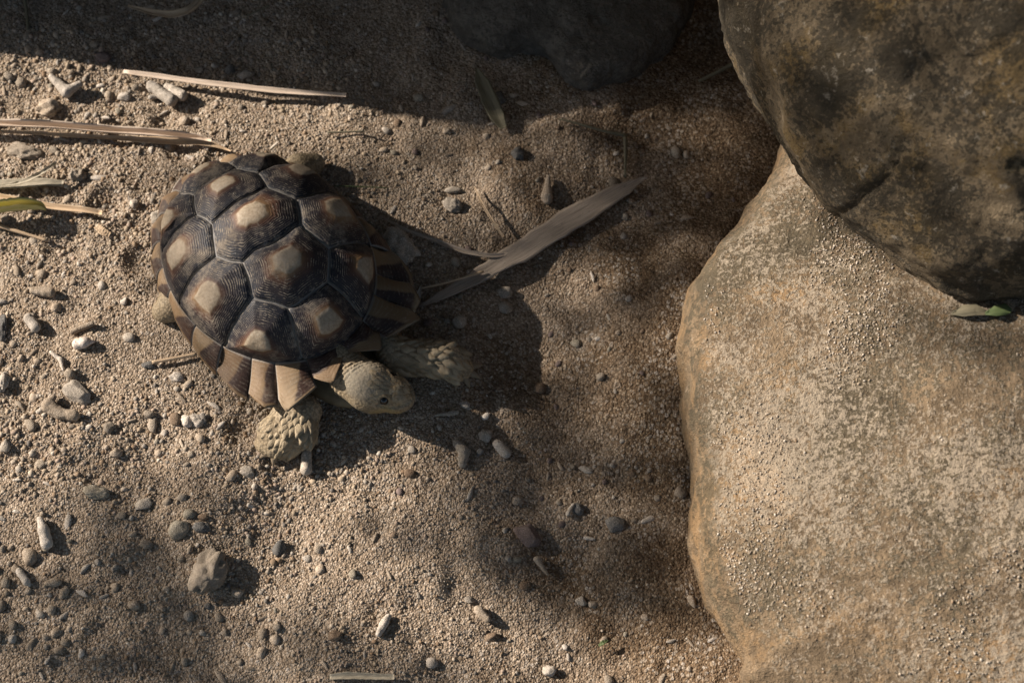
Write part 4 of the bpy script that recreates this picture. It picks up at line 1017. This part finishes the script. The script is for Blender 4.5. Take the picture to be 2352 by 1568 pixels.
blade(DB, [(-90, 280, 9), (0, 287, 10), (120, 292, 10), (260, 302, 9), (380, 312, 8), (450, 318, 6), (486, 326, 5)], [18, 20, 21, 21, 20, 17, 6], M_PINK, 'long pale pinkish dry blade folded along its length', 'dry leaf', .1, -.45, twist=0)
blade(DB, [(-90, 300, 4), (60, 304, 4), (260, 316, 4), (390, 324, 4), (470, 327, 4), (530, 347, 3)], [10, 10, 13, 22, 20, 3], M_STRAW, 'tan inner strip tucked under the long pinkish blade', 'dry leaf', .1, .4)
blade(DB, [(283, 164, 7), (320, 168, 8), (480, 190, 9), (640, 206, 8), (795, 218, 6)], [9, 13, 15, 15, 10], M_PINK, 'long folded pale blade crossing the shadow edge', 'dry leaf', .55, 0)
blade(DL, [(-30, 428, 5), (60, 423, 6), (110, 420, 6), (146, 424, 4)], [26, 26, 20, 16], M_FADED, 'flat faded leaf piece lying under a curled strip', 'dry leaf', .08, .2)
blade(DL, [(-20, 432, 7), (40, 424, 9), (75, 412, 12), (105, 395, 14), (130, 375, 13)], [4, 10, 14, 13, 8], M_FADED, 'curled olive strip rising from the faded leaf piece', 'dry leaf', .2, .6)
blade(DB, [(-60, 440, 5), (0, 456, 5), (110, 476, 6), (200, 488, 6), (234, 491, 6)], [17, 18, 17, 15, 13], M_STRAW, 'split straw stalk with a channel and broken end', 'dry leaf', .7, .3)
blade('green_leaf', [(-60, 492, 7), (0, 487, 8), (60, 481, 8), (98, 480, 7), (106, 483, 6)], [22, 24, 24, 15, 4], M_GREEN, 'yellow green blade stub beside the split straw', 'green leaf', .1, -.7)
stick('straw', [(-60, 505, 4), (0, 519, 4), (60, 536, 4), (110, 551, 3)], 1.7, 1.2, M_STRAW, 'thin straight straw pointing at the dusty hind foot', 'straw')
stick('straw', [(349, 832, 4), (400, 822, 4), (452, 812, 4)], 1.5, 1.5, M_STRAW, 'short cut straw tucked under the shell rim', 'straw')
blade(DL, [(962, 704, 2.5), (1010, 679, 3), (1080, 640, 3), (1140, 603, 3.2), (1200, 566, 3.5), (1290, 508, 3.5), (1380, 455, 3.5), (1440, 421, 3), (1484, 397, 2.5)], [4, 22, 34, 46, 56, 62, 52, 34, 5], M_GREYLEAF, 'broad grey dry leaf reaching from the shell toward the boulders', 'dry leaf', .06, 0, rag=.12)
blade(DL, [(882, 500, 5), (930, 528, 5), (1000, 552, 5), (1070, 576, 4), (1130, 582, 4), (1165, 576, 3.5)], [3, 8, 11, 12, 12, 8], M_GREYLEAF, 'narrow torn strip joining the broad grey leaf', 'dry leaf', .5, 0)
stick('straw', [(966, 662, 4), (1020, 650, 5), (1060, 636, 6), (1110, 615, 8)], .7, 1.1, M_STRAW, 'fine fibre frayed off the broad grey leaf', 'straw')
blade(DL, [(1094, 154, 4), (1106, 185, 5), (1124, 225, 6), (1142, 262, 5), (1156, 290, 3)], [5, 34, 42, 38, 18], M_OLIVELEAF, 'pointed olive dry leaf half in the dark strip', 'dry leaf', .3, 0)
blade(DL, [(292, 8, 8), (340, 22, 9), (390, 30, 10), (430, 22, 10), (455, 2, 8), (470, -30, 6)], [5, 16, 22, 22, 20, 14], M_STRAW, 'arched tan leaf in the deep shade', 'dry leaf', .2, .3)
stick('twig', [(1284, 269, 3), (1340, 281, 4), (1390, 292, 5), (1442, 297, 4)], .7, 1.6, M_OLIVELEAF, 'thin brown twig lying level on brown sand')
stick('twig', [(1437, 300, 5), (1438, 340, 4), (1437, 394, 4)], 1.7, 1.2, M_OLIVELEAF, 'short upright twig between the level twig and the leaf tip')
stick('grass_stem', [(768, 426, 6), (830, 428, 5), (892, 431, 3)], .5, .4, M_LEAFGREEN, 'hair thin green grass stem behind the shell', 'grass stem')
blade(DB, [(758, 1556, 3), (800, 1553, 4), (905, 1555, 4)], [12, 16, 12], M_FADED, 'split grey straw with a groove on open gravel', 'dry leaf', .6, 0)
stick('twig', [(1606, 180, 4), (1650, 158, 6), (1722, 122, 8)], 1.3, 2.2, M_OLIVELEAF, 'dark twig poking out from under the tall boulder')
stick('twig', [(55, -20, 4), (62, 30, 4), (67, 76, 3)], 1.5, 1.2, M_OLIVELEAF, 'short dark twig in deep shade near the arched tan leaf')
stick('twig', [(568, 30, 3), (600, 16, 3), (618, 8, 3)], .8, .7, M_OLIVELEAF, 'thin twig in the darkest part of the strip')
blade('withered_grass', [(1090, 424, 4), (1105, 460, 5), (1130, 500, 5), (1156, 536, 4)], [3, 6, 7, 6], M_STRAW, 'brown withered grass blade ending at the broad grey leaf', 'withered grass', .3, 0)
stick('twig', [(752, 304, 3), (800, 302, 3), (836, 300, 3)], .8, .8, M_OLIVELEAF, 'fine twig just below the shadow edge')
blade(DL, [(956, 694, 20), (962, 676, 23), (966, 657, 26)], [12, 13, 2], M_GREYLEAF, 'upturned grey leaf scrap against the shell rim', 'dry leaf', .3, 0)
blade('dry_leaf', [(222, 520, 4), (236, 532, 5), (252, 540, 4)], [16, 20, 14], M_STRAW, 'small square tan husk flake', 'leaf flake', .1, 0)
blade('green_leaf', [(1376, 1476, 3), (1386, 1469, 4), (1397, 1464, 3)], [4, 10, 3], M_LEAFGREEN, 'tiny fresh green leaf on the gravel', 'leaf', .2, 0)
# leaf scraps lying on the flat boulder
def on_rock(px, py):
    d = ray(px, py); t = np.dot(VA - CAM, d); q = VA - CAM - t[:, None] * d; i = np.argsort((q ** 2).sum(1) + 1e-3 * 0)[:12]
    return float(VA[i][:, 2].max())
def rock_leaf(pts, widths, mat, label, name='green_leaf', cat='leaf'):
    P = []
    for px, py, z in pts:
        zz = on_rock(px, py) + z / 1000.; P.append(G(px, py, zz))
    V = []; F = []; n = len(P); 
    for i, p in enumerate(P):
        d = P[min(i + 1, n - 1)] - P[max(i - 1, 0)]; d /= np.linalg.norm(d); sd = np.cross([0, 0, 1], d); sd /= np.linalg.norm(sd); w_ = widths[i] * PXM / 2
        V += [p - sd * w_ + [0, 0, .002], p, p + sd * w_ + [0, 0, .002], p - sd * w_ + [0, 0, .0012], p - [0, 0, .0008], p + sd * w_ + [0, 0, .0012]]
    for i in range(n - 1):
        a = i * 6
        for j in (0, 1): F.append((a + j, a + 6 + j, a + 7 + j, a + j + 1)); F.append((a + 4 + j, a + 10 + j, a + 9 + j, a + 3 + j))
        F.append((a, a + 3, a + 9, a + 6)); F.append((a + 8, a + 11, a + 5, a + 2))
    V = np.array(V); b0 = V.mean(0); me = mesh_np(name, V - b0, F, mat); set_uv(me, [(v[0] * 10, v[1] * 10) for v in V]); tag(obj(name, me, loc=b0), label, cat)
rock_leaf([(2185, 722, 1), (2210, 716, 3), (2240, 714, 4), (2268, 722, 2)], [6, 26, 26, 8], M_OLIVELEAF, 'olive faded leaf on the flat boulder', 'dry_leaf', 'dry leaf')
rock_leaf([(2262, 722, 2), (2285, 716, 5), (2310, 712, 4), (2322, 716, 2)], [6, 24, 26, 8], M_LEAFGREEN, 'fresh green leaf on the flat boulder')

# ---------------------------------------------------------------- countable loose pebbles and coral bits
SHELLPOLY = [tuple((BASE + FWD * SA * 1.36 * math.cos(a) + LFT * SB * 1.36 * math.sin(a))[:2]) for a in np.linspace(0, 2 * math.pi, 24, endpoint=False)]
def ok_spot(x, y, r):
    if inside(A_out, np.array([x]), np.array([y]))[0] or inside(SHELLPOLY, np.array([x]), np.array([y]))[0]: return False
    if inside(B_out, np.array([x]), np.array([y]))[0] or inside(C_out, np.array([x]), np.array([y]))[0]: return False
    if core(np.array([[x, y, .008]]))[0] < r + .002: return False
    return all((x - a) ** 2 + (y - b_) ** 2 > (r + c) ** 2 for a, b_, c in taken)
LANDMARKS = [(1560, 900, 'the flat sandy boulder'), (480, 1318, 'the large pale coral rock'), (415, 1220, 'the olive oval stone'), (178, 903, 'the flat grey slab'), (112, 250, 'the chunky tan rock'),
 (250, 300, 'the long pinkish blade'), (120, 478, 'the split straw stalk'), (1300, 490, 'the broad grey leaf'), (1212, 1222, 'the reddish oblong stone'), (1415, 1200, 'the dark squarish stone'), (640, 1254, 'the dark blue grey chip'),
 (660, 1040, 'the bent forefoot'), (1080, 860, 'the outstretched foreleg'), (225, 1132, 'the half buried grey brown stone'), (72, 738, 'the stubby coral cylinder'), (990, 1517, 'the cream round pebble'), (100, 1225, 'the claw shaped coral'),
 (55, 1330, 'the bent cream coral finger'), (405, 820, 'the short cut straw'), (600, 215, 'the folded blade on the shadow edge'), (1120, 225, 'the pointed olive leaf'), (840, 1554, 'the split grey straw'), (1190, 345, 'the knobbly black stone'),
 (380, 560, 'the rear of the shell'), (450, 960, 'the jagged coral lumps'), (1385, 1470, 'the tiny green leaf'), (432, 1410, 'the grey round pebble'), (233, 654, 'the white egg shaped pebble'), (296, 775, 'the oval grey pebble'), (940, 1086, 'the brown oval pebble')]
def nearmark(px, py): return min(LANDMARKS, key=lambda q: (q[0] - px) ** 2 + (q[1] - py) ** 2)[2]
def scatter(name, n, kinds, mats, smin_, smax, label, cat, group, elong=1.0, dens=None, sub=2):
    meshes = [stone_mesh(rng.integers(1000), kinds[i % len(kinds)], M_STONE[mats[i % len(mats)]], sub) for i in range(6)]; done_ = 0; tries = 0
    while done_ < n and tries < 30000:
        tries += 1; px = random.uniform(-20, 1800); py = random.uniform(10, 1560); p = G(px, py)
        if dens and random.random() > dens(px, py): continue
        if random.random() > .15 + 1.1 * max(0, float(n2(np.array([p[0]]), np.array([p[1]]), 16, 2, 6.)[0]) + .2): continue
        s = (smin_ + (smax - smin_) * random.random() ** 2) / 2000.; r = s * max(1, elong)
        if not ok_spot(p[0], p[1], r): continue
        mi_ = random.randrange(6); o = obj(name, meshes[mi_], loc=(p[0], p[1], float(hgt(p[0], p[1])) + s * .08))
        e = elong * random.uniform(.75, 1.2) if elong > 1 else random.uniform(1, 1.35)
        o.scale = (s * e, s * random.uniform(.8, 1.05), s * random.uniform(.6, .85)); o.rotation_euler = (random.uniform(-.25, .25), random.uniform(-.2, .2), random.uniform(0, 6.28))
        form = {'clod': 'knobbly', 'ang': 'angular', 'round': 'smooth'}[kinds[mi_ % len(kinds)]]
        big_ = 'tiny' if 2000 * s < smin_ + .25 * (smax - smin_) else 'small'
        tag(o, '%s %s %s near %s' % (big_, form, label, nearmark(px, py)), cat, group); taken.append((p[0], p[1], r)); done_ += 1
left = lambda px, py: 1.0 if px < 560 else (.22 if py > 1050 else .10)
scatter('pebble', 170, ['clod', 'ang', 'clod'], ['tan', 'clod'], 4.5, 11, 'tan pebble in the gravel', 'pebble', 'small tan pebbles in the gravel', dens=left)
scatter('pebble', 60, ['clod', 'ang'], ['grey', 'olive'], 4, 8, 'grey pebble in the gravel', 'pebble', 'small grey pebbles in the gravel', dens=lambda a, b_: .8 if a < 560 else .3)
scatter('coral_piece', 110, ['clod', 'ang'], ['pale', 'tan'], 3.2, 6.5, 'rod shaped coral crumb', 'coral piece', 'rod shaped coral crumbs in the gravel', elong=2.6, dens=left)
scatter('coral_chip', 50, ['ang', 'clod'], ['pale'], 3.5, 7, 'whitish coral chip', 'coral chip', 'whitish coral chips in the gravel', dens=lambda a, b_: .9 if a < 560 else .2)
scatter('pebble', 40, ['clod', 'round'], ['brown', 'red'], 4, 8, 'brown pebble on brown sand', 'pebble', 'small brown pebbles on the brown sand', dens=lambda a, b_: 1.0 if a > 900 and b_ < 1350 else .0)
